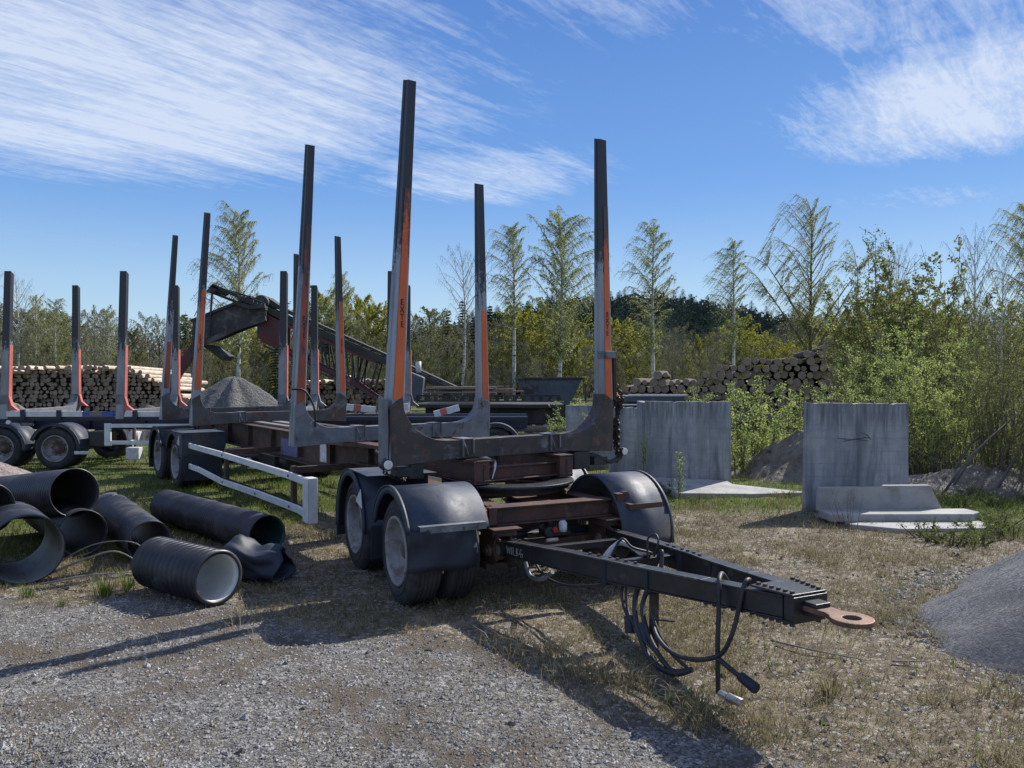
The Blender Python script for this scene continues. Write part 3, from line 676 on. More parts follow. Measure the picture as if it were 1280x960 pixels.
# sub-frame over the turntable
m = MB()
for y in (-.50, .42): m.box(-.8, .28, y, y + .012, .85, 1.015); m.box(-.8, .28, y - .04, y + .1, 1.016, 1.028); m.box(-.8, .28, y - .04, y + .1, .838, .849); m.box(.281, .293, y - .045, y + .105, .835, 1.03)
m.box(.16, .172, -.40, .415, .86, .955); m.box(.12, .20, -.40, .415, .956, .966); m.box(.06, .25, -.40, .415, .848, .858)
ob('turntable_subframe', m, 'rust_red', TR, .003)
m = MB(); m.tube(spline([(.22, -.32, .86), (.2, -.27, .99), (.05, -.2, 1.01), (-.3, -.1, 1.0)]), .013, 8); ob('air_hose', m, 'chrome', TR)
m = MB()
M_ = Matrix.Translation((0, 0, 0))
m.lathe([(.40, .765), (.56, .765), (.56, .80), (.60, .80), (.60, .825), (.40, .825)], 40, 0, M_, close=True)
ob('turntable_ring', m, 'black', TR, .003)

# under-run side rails with posts
def rail(parent, pts, y, h=.078, t_=.03, mat='white', name='side_rail'):
    m = MB()
    for k, (a, b) in enumerate(zip(pts, pts[1:])):
        m.prism([(a[0], a[1] - h / 2), (b[0], b[1] - h / 2), (b[0], b[1] + h / 2), (a[0], a[1] + h / 2)], y - t_ / 2 + .0015 * (k % 2), y + t_ / 2 + .0015 * (k % 2), 'y')
    return ob(name, m, mat, parent, .006)
rail(TR, [(-6.9, .71), (-4.85, .715), (-2.32, .70), (-1.80, .685)], -1.2)
rail(TR, [(-6.9, .40), (-6.1, .40), (-4.95, .355), (-3.45, .375), (-2.05, .375), (-1.80, .35)], -1.2)
m = MB(); m.box(-1.80, -1.65, -1.245, -1.15, .29, .74); m.box(-1.798, -1.652, -1.255, -1.246, .295, .735); ob('rail_end_post', m, 'white', TR, .012)
m = MB()
for x in (-4.85, -2.32): m.box(x - .035, x + .035, -1.18, -1.13, .33, .80)
for x in (-4.85, -2.32): m.box(x - .03, x + .03, -1.13, -.45, .72, .79)
ob('rail_bracket', m, 'rust', TR, .003)
m = MB()
for x, z in ((-6.75, .71), (-4.85, .715), (-4.83, .36), (-3.45, .375), (-2.32, .70), (-2.3, .375), (-6.7, .40)): m.tube([(x, -1.216, z), (x, -1.224, z)], .014, 6, smooth=False)
ob('rail_bolts', m, 'bolt', TR)
rail(TR, [(-6.9, .70), (-1.8, .70)], 1.2); rail(TR, [(-6.9, .40), (-1.8, .40)], 1.2)
# rear bogie
REAR = (-7.35, -8.65)
for x in REAR:
    wheel(TR, x, -1.26); wheel(TR, x, 1.26, side=1)
    m = MB(); m.tube([(x, -.95, .405), (x, .95, .405)], .07, 12); m.box(x - .06, x + .06, -.7, -.5, .40, .62); m.box(x - .06, x + .06, .5, .7, .40, .62); ob('axle', m, 'black', TR)
for s_ in (-1, 1):
    m = MB(); w = .66; y0 = -1.31 if s_ < 0 else 1.31 - w
    for k, x in enumerate(REAR):
        q = fender_mb(.50, w, 12 if k == 0 else 24, 156 if k == 0 else 190)
        m.add([Vector(p) for p in q.v], q.f, 0, True, Matrix.Translation((x, y0, .405)) if s_ < 0 else Matrix.Translation((x, -y0, .405)) @ Matrix.Scale(-1, 4, (0, 1, 0)))
    if s_ < 0: m.box(-7.35 + .0, -6.72, -1.306, -.66, .885, .903); m.box(-6.72, -6.70, -1.306, -.66, .50, .903); m.prism([(-7.25, .90), (-6.72, .90), (-6.72, .52), (-6.90, .52), (-6.94, .7), (-7.05, .82)], -1.306, -1.29, 'y')
    ob('mudguard', m, 'fender', TR)
m = MB(); m.prism([(-7.02, .72), (-6.86, .86), (-6.84, .70)], -1.312, -1.3085, 'y'); ob('marker_triangle', m, 'lens', TR)
m = MB(); m.box(-6.70, -6.685, -1.28, -.72, .18, .56); m.box(-9.30, -9.285, -1.28, -.72, .15, .5); ob('mud_flap', m, 'flap', TR)
m = MB(); m.box(-5.9, -5.2, -.4, .4, .45, .62); m.tube([(-5.9, -.2, .55), (-4.9, -.2, .55)], .14, 14); m.tube([(-4.6, .25, .6), (-3.7, .25, .6)], .13, 14); ob('air_tank', m, 'black', TR)
m = MB(); m.tube([(-5.45, -.72, .57), (-5.45, -.66, .57)], .03, 10); ob('reflector', m, 'lens', TR)
ob('reflector', MB().tube([(-2.95, -.56, .68), (-2.95, -.52, .68)], .022, 10), 'lens', TR)

# ---- dolly, swung a little towards the camera side
DY = R(-9.5)
DM = Matrix.Rotation(DY, 4, 'Z')
def dob(name, mb, mats, bevel=.003, parent=TR):
    o = ob(name, mb, mats, parent, bevel)
    if parent is TR: o.matrix_local = DM
    return o
m = MB()
m.box(.86, .872, -.53, .53, .60, .718); m.box(.76, .92, -.53, .53, .719, .731); m.box(.80, .92, -.53, .53, .588, .599)   # front cross beam (channel)
for s_ in (-1, 1):
    m.box(-1.1, .86, s_ * .49 - .06, s_ * .49 + .06, .720, .732) if False else m.prism([(-1.1, s_ * .36), (.2, s_ * .36), (.76, s_ * .40), (.76, s_ * .53), (-1.1, s_ * .53)], .706, .7185, 'z')
    m.box(-1.1, .86, s_ * .50 - .008, s_ * .50 + .008, .52, .705); m.box(-1.1, .80, s_ * .50 - .05, s_ * .50 + .05, .508, .5195)
m.box(-.30, .74, -.10, .12, .69, .704); m.box(-.4, -.3, -.45, .45, .60, .70); m.box(.45, .47, -.45, .45, .45, .60)
dob('dolly_frame', m, 'rust_red')
m = MB(); m.lathe([(.38, .735), (.52, .735), (.52, .762), (.38, .762)], 40, 0, close=True); dob('ring_plate', m, 'rust_red')
# hinge brackets
for s_ in (-1, 1):
    m = MB(); y = s_ * .50
    for q in (-.075, .055): m.prism([(.70, .52), (.98, .52), (.94, .42), (1.0, .34), (.92, .29), (.78, .30), (.70, .40)], y + q, y + q + .02, 'y')
    m.box(.66, 1.06, y - .12, y + .12, .575, .587); m.box(.70, 1.0, y - .10, y + .10, .520, .574); m.prism([(.9, .565), (1.1, .52), (1.1, .50), (.9, .52)], y - .09, y - .078, 'y')
    h_ = dob('hinge_bracket', m, 'rust_red')
    m = MB(); m.tube([(.88, y - .10, .40), (.88, y + .10, .40)], .045, 14); m.tube([(.88, y - .115, .40), (.88, y - .10, .40)], .028, 6, smooth=False); m.lathe([(.03, -.05), (.075, -.05), (.085, -.02), (.085, .02), (.075, .05), (.03, .05)], 20, 0, Matrix.Translation((.88, y, .40)) @ Matrix.Rotation(R(90), 4, 'X'), close=True)
    ob('hinge_pin', m, 'hub', h_)
    m = MB(); m.box(.66, .90, y - .11, y + .06, .25, .30); ob('spring_seat', m, 'rust', h_, .004)
# springs, axles and wheels
for x in (.62, -.62):
    for s_ in (-1, 1):
        w = wheel(TR, 0, 0, side=s_, dual=s_ < 0); w.matrix_local = DM @ Matrix.Translation((x, -1.25 if s_ < 0 else 1.0, .405)) @ Matrix.Rotation(0 if s_ < 0 else math.pi, 4, 'Z') @ Matrix.Rotation(random.uniform(0, 6), 4, 'Y')
    m = MB(); m.tube([(x, -.95, .405), (x, .78, .405)], .065, 12); dob('axle', m, 'black')
for s_ in (-1, 1):
    m = MB()
    for xc in (.45, -.62):
        for k in range(5):
            hw = .50 - .08 * k; z = .36 - .022 * k
            m.prism([(xc - hw, z + .10 * (hw / .5) ** 2 - .01), (xc - hw / 2, z + .02), (xc, z), (xc + hw / 2, z + .02), (xc + hw, z + .10 * (hw / .5) ** 2 - .01), (xc + hw, z + .10 * (hw / .5) ** 2 + .008), (xc + hw / 2, z + .038), (xc, z + .018), (xc - hw / 2, z + .038), (xc - hw, z + .10 * (hw / .5) ** 2 + .008)], s_ * .5 - .035, s_ * .5 + .035, 'y')
    dob('leaf_spring', m, 'rust', .002)
# dolly mudguards: one over each wheel
def fend(x, s_, a0, a1, w=.64, Rr=.50):
    q = fender_mb(Rr, w, a0, a1); m = MB()
    MM = Matrix.Translation((x, -1.30, .405)) if s_ < 0 else Matrix.Translation((x, 1.02, .405)) @ Matrix.Scale(-1, 4, (0, 1, 0))
    m.add([Vector(p) for p in q.v], q.f, 0, True, MM)
    f_ = dob('mudguard', m, 'fender', 0); return f_
fend(.62, -1, 26, 160); fend(-.62, -1, 0, 190)
fend(.60, 1, -6, 176, .50, .495); fend(-.62, 1, 10, 190, .50, .495)
m = MB(); m.box(-.62, .0, -1.30, -.68, .905, .915) ; dob('mudguard_bridge', m, 'fender')
# front flaps hang from a rusty strip
m = MB(); xs = 1.085
prev = None
cols = []
for a in range(9):
    y = -1.30 + .53 * a / 8; col_ = []
    for b in range(7):
        z = .635 - .30 * b / 6; col_.append((xs + .03 * math.sin(b * 1.1 + .8) * math.exp(-b * .25) * math.sin(a * .45 + .5) + .012 * math.sin(a * 1.3 + b), y + .004 * math.sin(b * 2), z + .01 * math.sin(a * .8) * (b == 6)))
    cols.append(col_)
vs = [p for c_ in cols for p in c_]; n = len(vs); vs += [(p[0] - .008, p[1], p[2]) for p in vs]
fs = []
for a in range(8):
    for b in range(6):
        q = a * 7 + b; fs.append((q, q + 1, q + 8, q + 7)); fs.append((n + q, n + q + 7, n + q + 8, n + q + 1))
for b in range(6): fs.append((b, n + b, n + b + 1, b + 1)); q = 56 + b; fs.append((q, q + 1, n + q + 1, n + q))
for a in range(8): q = a * 7 + 6; fs.append((q, n + q, n + q + 7, q + 7))
m.add(vs, fs, 0, True); dob('mud_flap', m, 'flap', 0)
m = MB(); m.box(1.098, 1.106, -1.22, -.70, .615, .66)
m.box(1.04, 1.105, -1.22, -.70, .661, .667)
s2_ = dob('flap_strip', m, 'bunk_grey', .002)
m = MB()
for y in (-1.16, -.88): m.tube([(1.106, y, .638), (1.118, y, .638)], .012, 6, smooth=False)
ob('strip_bolts', m, 'hub', s2_)
m = MB(); m.box(-1.14, -1.128, -1.29, -.72, .22, .45); m.box(.03, .04, -1.28, -.72, .22, .5); dob('mud_flap', m, 'flap')
m = MB(); m.prism([(-.36, .66), (-.20, .78), (-.16, .62)], -1.307, -1.303, 'y'); dob('marker_triangle', m, 'lens', 0)
# bracket bar in front of the far mudguard with a round lamp
m = MB(); m.box(.92, .99, .53, .60, .66, .78); m.box(1.06, 1.07, .60, .93, .655, .70); m.box(.99, 1.06, .60, .64, .66, .70); m.tube([(.99, .62, .76), (.93, .62, .76)], .035, 12); dob('lamp_bracket', m, 'rust_red')
m = MB(); m.box(.86, .93, -.60, -.535, .60, .735); dob('lamp_bracket', m, 'rust_red')
m = MB(); m.tube([(.90, -.63, .66), (.90, -.63, .72)], .028, 10); m.tube([(.90, -.63, .72), (.90, -.63, .735)], .018, 10); dob('red_lamp', m, 'red_lens', 0)
m = MB(); m.box(.60, .78, .9, 1.0, .55, .57) if False else m.box(1.0, 1.06, .45, .62, .583, .59); dob('bracket_tab', m, 'rust_red', 0)
# air valve cluster under the front beam
m = MB(); m.tube([(.80, -.06, .50), (.92, -.06, .50)], .045, 12); m.tube([(.78, .02, .46), (.78, .02, .58)], .05, 12); m.box(.72, .80, -.2, .2, .44, .47); dob('air_valve', m, 'black')
m = MB(); m.lathe([(0, .0), (.03, 0), (.034, .02), (.034, .07), (.02, .09), (0, .09)], 14, 0, Matrix.Translation((.93, .05, .50))); dob('valve_cap', m, 'paper', 0)
m = MB(); m.tube([(.95, -.11, .445), (.95, -.01, .445)], .016, 10); dob('handle', m, 'pale_edge', 0)
m = MB(); m.tube([(.91, -.02, .52), (.94, -.02, .52)], .022, 10); dob('red_valve_button', m, 'red_lens', 0)
m = MB(); m.tube([(.50, -.45, .43), (.50, .45, .43)], .035, 10); m.box(.62, .80, -.45, .45, .36, .42); dob('cross_tube', m, 'rust', .004)

# drawbar: two converging arms
def arm(s_):
    m = MB()
    P = [(.93, .49, .43, .100), (1.35, .43, .455, .104), (1.75, .365, .475, .122), (2.3, .285, .505, .122), (2.45, .255, .513, .115), (2.95, .172, .545, .108), (3.48, .085, .580, .104)]
    wv = .07
    for a, b in zip(P, P[1:]):
        vs = []
        for (x, y, z, h) in (a, b):
            for dy_, dz_ in ((-wv / 2, -h / 2), (wv / 2, -h / 2), (wv / 2, h / 2), (-wv / 2, h / 2)): vs.append((x, s_ * y + dy_, z + dz_))
        m.add(vs, [(0, 1, 5, 4), (1, 2, 6, 5), (2, 3, 7, 6), (3, 0, 4, 7)])
    m.f += [(0, 3, 2, 1)]; m.m += [0]; m.sm += [False]
    # top and bottom flanges standing proud, lower edge notched
    for a, b in zip(P, P[1:]):
        m.bar((a[0], s_ * a[1], a[2] + a[3] / 2 + .006), (b[0], s_ * b[1], b[2] + b[3] / 2 + .006), .095, .010)
        m.bar((a[0], s_ * a[1], a[2] - a[3] / 2 - .005), (b[0], s_ * b[1], b[2] - b[3] / 2 - .005), .085, .008)
    k = 0; x = .98
    while x < 3.45:
        if x < 1.25 or x > 2.95:
            z = np.interp(x, [p[0] for p in P], [p[2] - p[3] / 2 for p in P]); y = np.interp(x, [p[0] for p in P], [p[1] for p in P])
            m.box(x, x + .018, s_ * y - .03, s_ * y + .03, z - .022, z - .0095)
        x += .062
    o = dob('drawbar_arm', m, 'black', .003)
    m = MB()
    for x in (1.95, 2.04, 2.15, 2.22, 2.30, 2.38, 1.02, 1.08, 1.14):
        z = np.interp(x, [p[0] for p in P], [p[2] + p[3] / 2 for p in P]) + .011; y = np.interp(x, [p[0] for p in P], [p[1] for p in P])
        m.tube([(x, s_ * y - .018 * s_, z), (x, s_ * y - .018 * s_, z + .013)], .012, 6, smooth=False)
    ob('bolts', m, 'bolt', o)
    for a, b in ((1, 3),):
        e = MB()
        for q in range(a, 5): e.bar((P[q][0], s_ * P[q][1] - .040, P[q][2] + P[q][3] / 2 + .0085), (P[q + 1][0], s_ * P[q + 1][1] - .040, P[q + 1][2] + P[q + 1][3] / 2 + .0085), .022, .010)
        e.bar((P[0][0] + .05, s_ * P[0][1] - .040, P[0][2] + P[0][3] / 2 + .0085), (P[1][0], s_ * P[1][1] - .040, P[1][2] + P[1][3] / 2 + .0085), .022, .010)
        ob('worn_top_edge', e, 'worn_edge', o)
    m = MB(); m.box(2.12, 2.18, s_ * .305 - .041, s_ * .305 + .041, .405, .572); m.box(2.52, 2.55, s_ * .242 - .044, s_ * .242 + .044, .43, .583); ob('arm_strap', m, 'flap', o, .003)
    return o
aR = arm(-1); aL = arm(1)
M3 = Matrix(((1, 0, 0), (0, 0, -1), (0, 1, 0)))
def chalk(parent, strokes, x0, z0, y0, sy, s_=.075):
    m = MB()
    for st_ in strokes:
        pts = [(x0 + p[0] * s_, y0 + sy * p[0] * s_, z0 + p[1] * s_) for p in st_]; m.tube(pts, .0032, 4, smooth=False)
    return ob('handwriting', m, 'chalk', parent)
wl = [[(0, .8), (.15, .1), (.35, .7), (.5, .1), (.65, .8)], [(.85, .8), (.85, .1)], [(1.1, .85), (1.1, .1), (1.45, .1)], [(1.65, .1), (1.65, .85), (1.95, .75), (1.7, .5), (2.0, .3), (1.65, .1)], [(2.6, .8), (2.3, .85), (2.2, .4), (2.4, .1), (2.65, .2), (2.6, .45), (2.4, .45)]]
chalk(aR, wl, 1.06, .40, -.49 + .0165 - .0385, .145, .078)
m = MB(); m.box(1.2, 1.26, -.36, .36, .42, .47); m.prism([(2.05, -.26), (2.11, -.26), (2.11, .26), (2.05, .26)], .50, .53, 'z'); dob('drawbar_crossbar', m, 'black')
# nose plate, bolts and towing eye
m = MB(); m.prism([(3.29, -.16), (3.54, -.115), (3.54, .115), (3.29, .16)], .644, .656, 'z'); m.prism([(3.29, -.15), (3.54, -.115), (3.54, .115), (3.29, .15)], .505, .517, 'z'); m.box(3.48, 3.55, -.115, .115, .518, .643); m.box(3.55, 3.63, -.05, .05, .55, .622)
nz = dob('drawbar_nose', m, 'black')
m = MB()
for k in range(6):
    for s_ in (-1, 1): m.tube([(3.31 + .041 * k, s_ * (.120 - .006 * k), .6565), (3.31 + .041 * k, s_ * (.120 - .006 * k), .668)], .012, 6, smooth=False)
    for s_ in (-1, 1): m.tube([(3.31 + .041 * k, s_ * (.120 - .006 * k), .504), (3.31 + .041 * k, s_ * (.120 - .006 * k), .488)], .013, 6, smooth=False)
ob('nose_bolts', m, 'bolt', nz)
m = MB()
# flat forged eye: neck that widens into a ring
ro, ri, cx_ = .102, .042, 3.80
outer = [(cx_ + ro * math.cos(R(a)), ro * math.sin(R(a))) for a in range(-140, 141, 14)]
outl = [(3.55, -.060), (3.68, -.048)] + [p for p in outer] + [(3.68, .048), (3.55, .060)]
n_o = len(outl); inn = [(cx_ + ri * math.cos(R(a)), ri * math.sin(R(a))) for a in np.linspace(-180, 180, n_o, endpoint=False)]
# order the inner ring from angle -180 so that it matches the outline
z0, z1 = .575, .60
vs = [(x, y, z0) for x, y in outl] + [(x, y, z0) for x, y in inn] + [(x, y, z1) for x, y in outl] + [(x, y, z1) for x, y in inn]
fs = []
for k in range(n_o):
    k2 = (k + 1) % n_o
    fs += [(k, n_o + k, n_o + k2, k2), (2 * n_o + k, 2 * n_o + k2, 3 * n_o + k2, 3 * n_o + k), (k, k2, 2 * n_o + k2, 2 * n_o + k), (n_o + k, 3 * n_o + k, 3 * n_o + k2, n_o + k2)]
m.add(vs, fs); dob('towing_eye', m, 'eye', .005)

# hoses and cables round the drawbar
def hose(pts, r, name='hose', mat='hose'):
    if name == 'hose' and pts[0][0] > 1.95 and min(p[2] for p in pts) < .42: pts = [(p[0] + .25, p[1] + .038, p[2] + .012) for p in pts]
    return dob(name, MB().tube(spline(pts, 10), r * .78, 8), mat, 0)
yy = -.30
hose([(2.0, -.22, .50), (2.05, -.3, .42), (2.12, -.34, .28), (2.3, -.36, .17), (2.45, -.34, .10)], .011)
hose([(2.15, -.25, .48), (2.16, -.31, .36), (2.25, -.36, .22), (2.4, -.37, .07), (2.56, -.33, .035), (2.66, -.27, .08)], .022)
hose([(2.2, -.22, .46), (2.22, -.30, .32), (2.36, -.34, .17), (2.52, -.32, .045), (2.62, -.28, .06)], .020)
hose([(2.25, -.2, .46), (2.28, -.28, .34), (2.38, -.3, .22), (2.48, -.28, .12), (2.60, -.26, .07)], .014)
hose([(2.02, -.2, .5), (2.0, -.29, .40), (2.06, -.33, .30), (2.14, -.34, .23)], .016)
hose([(2.12, -.2, .5), (2.14, -.3, .38), (2.16, -.31, .22), (2.14, -.31, .14)], .012)
hose([(2.3, -.28, .26), (2.42, -.34, .21), (2.58, -.36, .17), (2.75, -.33, .175), (2.9, -.28, .24), (2.96, -.25, .36), (2.98, -.22, .50), (2.99, -.19, .63), (2.97, -.14, .645), (2.92, -.1, .60)], .017)
hose([(2.70, -.05, .56), (2.76, -.14, .63), (2.83, -.22, .635), (2.87, -.26, .58), (2.88, -.27, .45), (2.885, -.28, .25), (2.89, -.28, .03)], .017)
hose([(2.88, -.28, .22), (2.96, -.28, .20), (3.06, -.27, .17)], .018)
dob('hose_coupling', MB().tube([(3.300, -0.232, 0.187), (3.410, -0.227, 0.160)], [.026, .030], 10), 'flap', .003)
dob('hose_coupling', MB().tube([(3.150, -0.242, 0.047), (3.200, -0.232, 0.042), (3.210, -0.232, 0.042), (3.290, -0.212, 0.040)], [.020, .020, .028, .022], 10), 'chrome', .002)
dob('hose_coupling', MB().tube([(2.380, -0.302, 0.262), (2.410, -0.307, 0.162)], [.03, .036], 10), 'flap', .003)
dob('hose_coupling', MB().tube([(2.510, -0.292, 0.252), (2.570, -0.302, 0.152)], [.032, .034], 10), 'flap', .003)
dob('support_leg', MB().box(2.52, 2.57, -.25, -.21, .10, .44), 'rust', .004)
dob('cable_tie', MB().tube([(2.550, -0.262, 0.282), (2.770, -0.252, 0.327)], .006, 6), 'hose', 0)
for k in range(4):
    hose([(1.92 + .03 * k, -.2, .52), (1.95 + .03 * k, -.13, .60 + .02 * k), (2.04 + .02 * k, -.08, .61), (2.10, -.02 + .03 * k, .56), (2.0, .1, .53)], .011, 'coiled_cable', 'paper' if k < 3 else 'hose')
hose([(2.16, .0, .54), (2.13, .02, .66), (2.17, .05, .70), (2.22, .04, .66), (2.2, .02, .56)], .009, 'ring_handle')
hose([(2.2, .03, .50), (2.24, .05, .60), (2.27, .03, .55), (2.3, .0, .47)], .018, 'hose')
hose([(1.1, -.30, .34), (1.3, -.32, .27), (1.6, -.32, .27), (1.9, -.28, .33), (2.2, -.2, .42)], .013)
hose([(1.05, -.36, .36), (1.15, -.36, .24), (1.32, -.35, .25), (1.45, -.33, .33)], .022, 'hose', 'bunk_grey')
hose([(1.0, -.15, .42), (1.4, -.12, .40), (1.8, -.1, .45), (2.3, -.06, .48), (2.9, -.03, .53)], .012)

def at(px, Y): return (px - 640) / 985 * Y
def hz_(py, Y): return 1.74 - (py - 472) / 985 * Y
SING = {'bolts': 'bolt', 'rail_bolts': 'rail_bolt', 'strip_bolts': 'strip_bolt', 'nose_bolts': 'nose_bolt', 'cross_members': 'cross_member', 'chassis_beam': 'chassis_beam'}
def explode(o, gap=.012, names=None):
    """one object per group of touching pieces of a part"""
    me = o.data; nv = len(me.vertices); par = list(range(nv))
    def find(a):
        while par[a] != a: par[a] = par[par[a]]; a = par[a]
        return a
    for p in me.polygons:
        vs = p.vertices; r0 = find(vs[0])
        for q in vs[1:]: par[find(q)] = r0
    isl = {}
    for a in range(nv): isl.setdefault(find(a), []).append(a)
    isl = list(isl.values())
    if len(isl) < 2 or len(isl) > 120: return
    bb = []
    for L_ in isl:
        c = np.array([me.vertices[a].co[:] for a in L_]); bb.append((c.min(0) - gap / 2, c.max(0) + gap / 2))
    g = list(range(len(isl)))
    def fg(a):
        while g[a] != a: a = g[a]
        return a
    for a in range(len(isl)):
        for b in range(a):
            if np.all(bb[a][0] <= bb[b][1]) and np.all(bb[b][0] <= bb[a][1]): g[fg(a)] = fg(b)
    gr = {}
    for a in range(len(isl)): gr.setdefault(fg(a), []).append(a)
    if len(gr) < 2: return
    owner = {}
    for k, (r_, L_) in enumerate(gr.items()):
        for a in L_:
            for v_ in isl[a]: owner[v_] = k
    mats = list(me.materials); buck = [([], [], [], [], {}) for _ in gr]
    for p in me.polygons:
        V_, F_, M_, S_, idx = buck[owner[p.vertices[0]]]
        f = []
        for v_ in p.vertices:
            if v_ not in idx: idx[v_] = len(V_); V_.append(me.vertices[v_].co[:])
            f.append(idx[v_])
        F_.append(f); M_.append(p.material_index); S_.append(p.use_smooth)
    nm = o.name.split('.')[0]; nm = SING.get(nm, nm); big = None
    for k, (V_, F_, M_, S_, idx) in enumerate(buck):
        m2 = bpy.data.meshes.new(nm); m2.from_pydata(V_, [], F_)
        for q in mats: m2.materials.append(q)
        m2.polygons.foreach_set('material_index', M_); m2.polygons.foreach_set('use_smooth', S_)
        if k == 0: o.data = m2; o.name = nm
        else:
            c = o.copy(); c.data = m2; c.name = nm; C.objects.link(c)
SKIP = ('lettering', 'handwriting', 'chain', 'hub', 'tyre', 'rim', 'crown', 'trunk')
def explode_tree(root):
    todo = [root]; L_ = []
    while todo:
        o = todo.pop(); todo += list(o.children)
        if o.type == 'MESH' and o.name.split('.')[0] not in SKIP: L_.append(o)
    for o in L_: explode(o)
bpy.context.view_layer.update()
explode_tree(TR)

# ------------------------------------------------------------------ the dark blue trailer behind
T2 = empty('timber_trailer', (at(60, 14.8), 14.8, 0), 0, 'dark blue timber trailer with faded red stakes parked side-on behind the nearer trailer', 'trailer')
def L2(px, Y=14.8): return at(px, Y) - at(60, 14.8)
# local: x along, y into the picture (0 near side .. 2.5 far side)
x0, x1 = L2(-60), L2(660)
for y in (.75, 1.65): ob('chassis_beam', ibeam(x0, x1, y, .72, .98), 'truck_blue', T2, .003)
ob('side_beam', MB().box(x0, x1, .02, .10, .93, 1.0), 'truck_blue', T2, .003)
stx = [4, 149, 352, 487]
for k, px in enumerate(stx + [-130]):
    x = L2(px); m = MB()
    z0, z1 = .99, 1.12
    arc = [(1.16 - .30 * (1 - math.cos(R(a))), z1 + .34 * (1 - math.sin(R(a)))) for a in (0, 22, 45, 67, 90)]
    poly = [(-1.25, z0), (1.25, z0), (1.25, z1 + .3)] + arc + [(-p, q) for p, q in arc[::-1]] + [(-1.25, z1 + .3)]
    m.prism([(p + 1.26, q) for p, q in poly], x - .08, x + .08, 'x'); b_ = ob('bunk', m, 'bunk_grey', T2, .004)
    for s_ in (0, 1):
        yb = .055 if s_ == 0 else 2.465; top = 3.75; ln = .06 if s_ == 0 else -.06
        m = MB(); vs = []
        for z in (.96, 2.2, 2.203, top): 
            w = .075 - .012 * (z - 1) / 2.8; yy = yb + ln * (z - 1) / 2.8; xx = x + (.05 if px < 300 else .02) * (z - 1) / 2.8
            vs += [(xx - w, yy - .05, z), (xx + w, yy - .05, z), (xx + w, yy + .05, z - (.05 if z == top else 0)), (xx - w, yy + .05, z - (.05 if z == top else 0))]
        fs = []
        for a in range(3): fs += [(a * 4 + b, a * 4 + (b + 1) % 4, a * 4 + 4 + (b + 1) % 4, a * 4 + 4 + b) for b in range(4)]
        fs += [(3, 2, 1, 0), (12, 13, 14, 15)]; m.add(vs, fs); m.m = [1 if a // 4 == 2 else 0 for a in range(12)] + [0, 1]
        m.m = [0] * len(m.m); st2 = ob('stake', m, 'stake_worn_short', b_, .004)
        e = MB(); zt = 2.35
        wx = lambda z: x + (.05 if px < 300 else .02) * (z - 1) / 2.8 + .075 - .012 * (z - 1) / 2.8
        yv = lambda z: yb + ln * (z - 1) / 2.8
        e.add([(wx(1.35) + .001, yv(1.35) - .052, 1.35), (wx(1.35) + .016, yv(1.35) - .052, 1.35), (wx(1.35) + .016, yv(1.35) + .045, 1.35), (wx(1.35) + .001, yv(1.35) + .045, 1.35), (wx(zt) + .001, yv(zt) - .052, zt), (wx(zt) + .016, yv(zt) - .052, zt), (wx(zt) + .016, yv(zt) + .045, zt), (wx(zt) + .001, yv(zt) + .045, zt)],
              [(0, 3, 2, 1), (4, 5, 6, 7), (0, 1, 5, 4), (1, 2, 6, 5), (2, 3, 7, 6), (3, 0, 4, 7)])
        ob('painted_stripe', e, 'pink_red', st2)
        ob('foot_wedge', MB().prism([(x + .085, 1.12), (x + .26, 1.12), (x + .14, 1.22), (x + .085, 1.42)], yb - .04, yb + .04, 'y'), 'pink_red' if px < 300 else 'bunk_grey', st2, .003)
# white rave rail along the near side with bolted brackets
ob('rave_rail', MB().box(L2(8), L2(103), -.015, .02, 1.005, 1.11), 'white', T2, .006)
ob('rave_rail', MB().box(L2(103), L2(112), -.015, .02, 1.01, 1.10), 'reflect_blue', T2, .006)
ob('rave_rail', MB().box(L2(112), L2(128), -.015, .02, 1.01, 1.10), 'board', T2, .006)
ob('rave_rail', MB().box(L2(128), L2(142), -.015, .02, 1.01, 1.10), 'reflect_blue', T2, .006)
ob('rave_rail', MB().box(L2(156), L2(225), -.015, .02, 1.005, 1.10), 'white', T2, .006)
for px in (30, 75, 170): ob('rail_clamp', MB().box(L2(px) - .05, L2(px) + .04, -.05, -.02, .96, 1.13), 'truck_blue', T2, .006)
for px in (0, 68): wheel(T2, L2(px), .0, sc_=.95, z=.40); wheel(T2, L2(px), 2.5, sc_=.95, side=1, z=.40)
for px in (560, 620): wheel(T2, L2(px), .0, sc_=.95, z=.40); wheel(T2, L2(px), 2.5, sc_=.95, side=1, z=.40)
for px in (0, 68, 560, 620):
    ob('axle', MB().tube([(L2(px), .3, .4), (L2(px), 2.2, .4)], .07, 12), 'black', T2)
    m = MB(); q = fender_mb(.475, .5, -5, 160); m.add([Vector(p) for p in q.v], q.f, 0, True, Matrix.Translation((L2(px), -.02, .40))); ob('mudguard', m, 'fender', T2)
m = MB(); xa, xb = L2(132), L2(182)
ob('side_rail', MB().box(xa, L2(240), -.02, .01, .80, .87), 'white', T2, .006)
ob('side_rail', MB().box(xa, L2(240), -.02, .01, .48, .55), 'white', T2, .006)
ob('rail_end_post', MB().box(xa - .02, xa + .10, -.025, .02, .46, .88), 'white', T2, .006)
ob('tool_box', MB().box(L2(105), L2(126), .15, .6, .42, .72), 'black', T2, .02)
ob('air_tank', MB().tube([(L2(150), .4, .60), (L2(163), .4, .60)], .11, 14), 'paper', T2)
ob('tail_lamp', MB().box(L2(165), L2(168), .0, .06, .58, .80), 'rust_red', T2, .004)
ob('document_box', MB().box(L2(156), L2(172), .02, .2, .20, .42).box(L2(161), L2(163), .1, .12, .42, .56).box(L2(161), L2(163), .0, .12, .50, .56), 'paper', T2, .01)
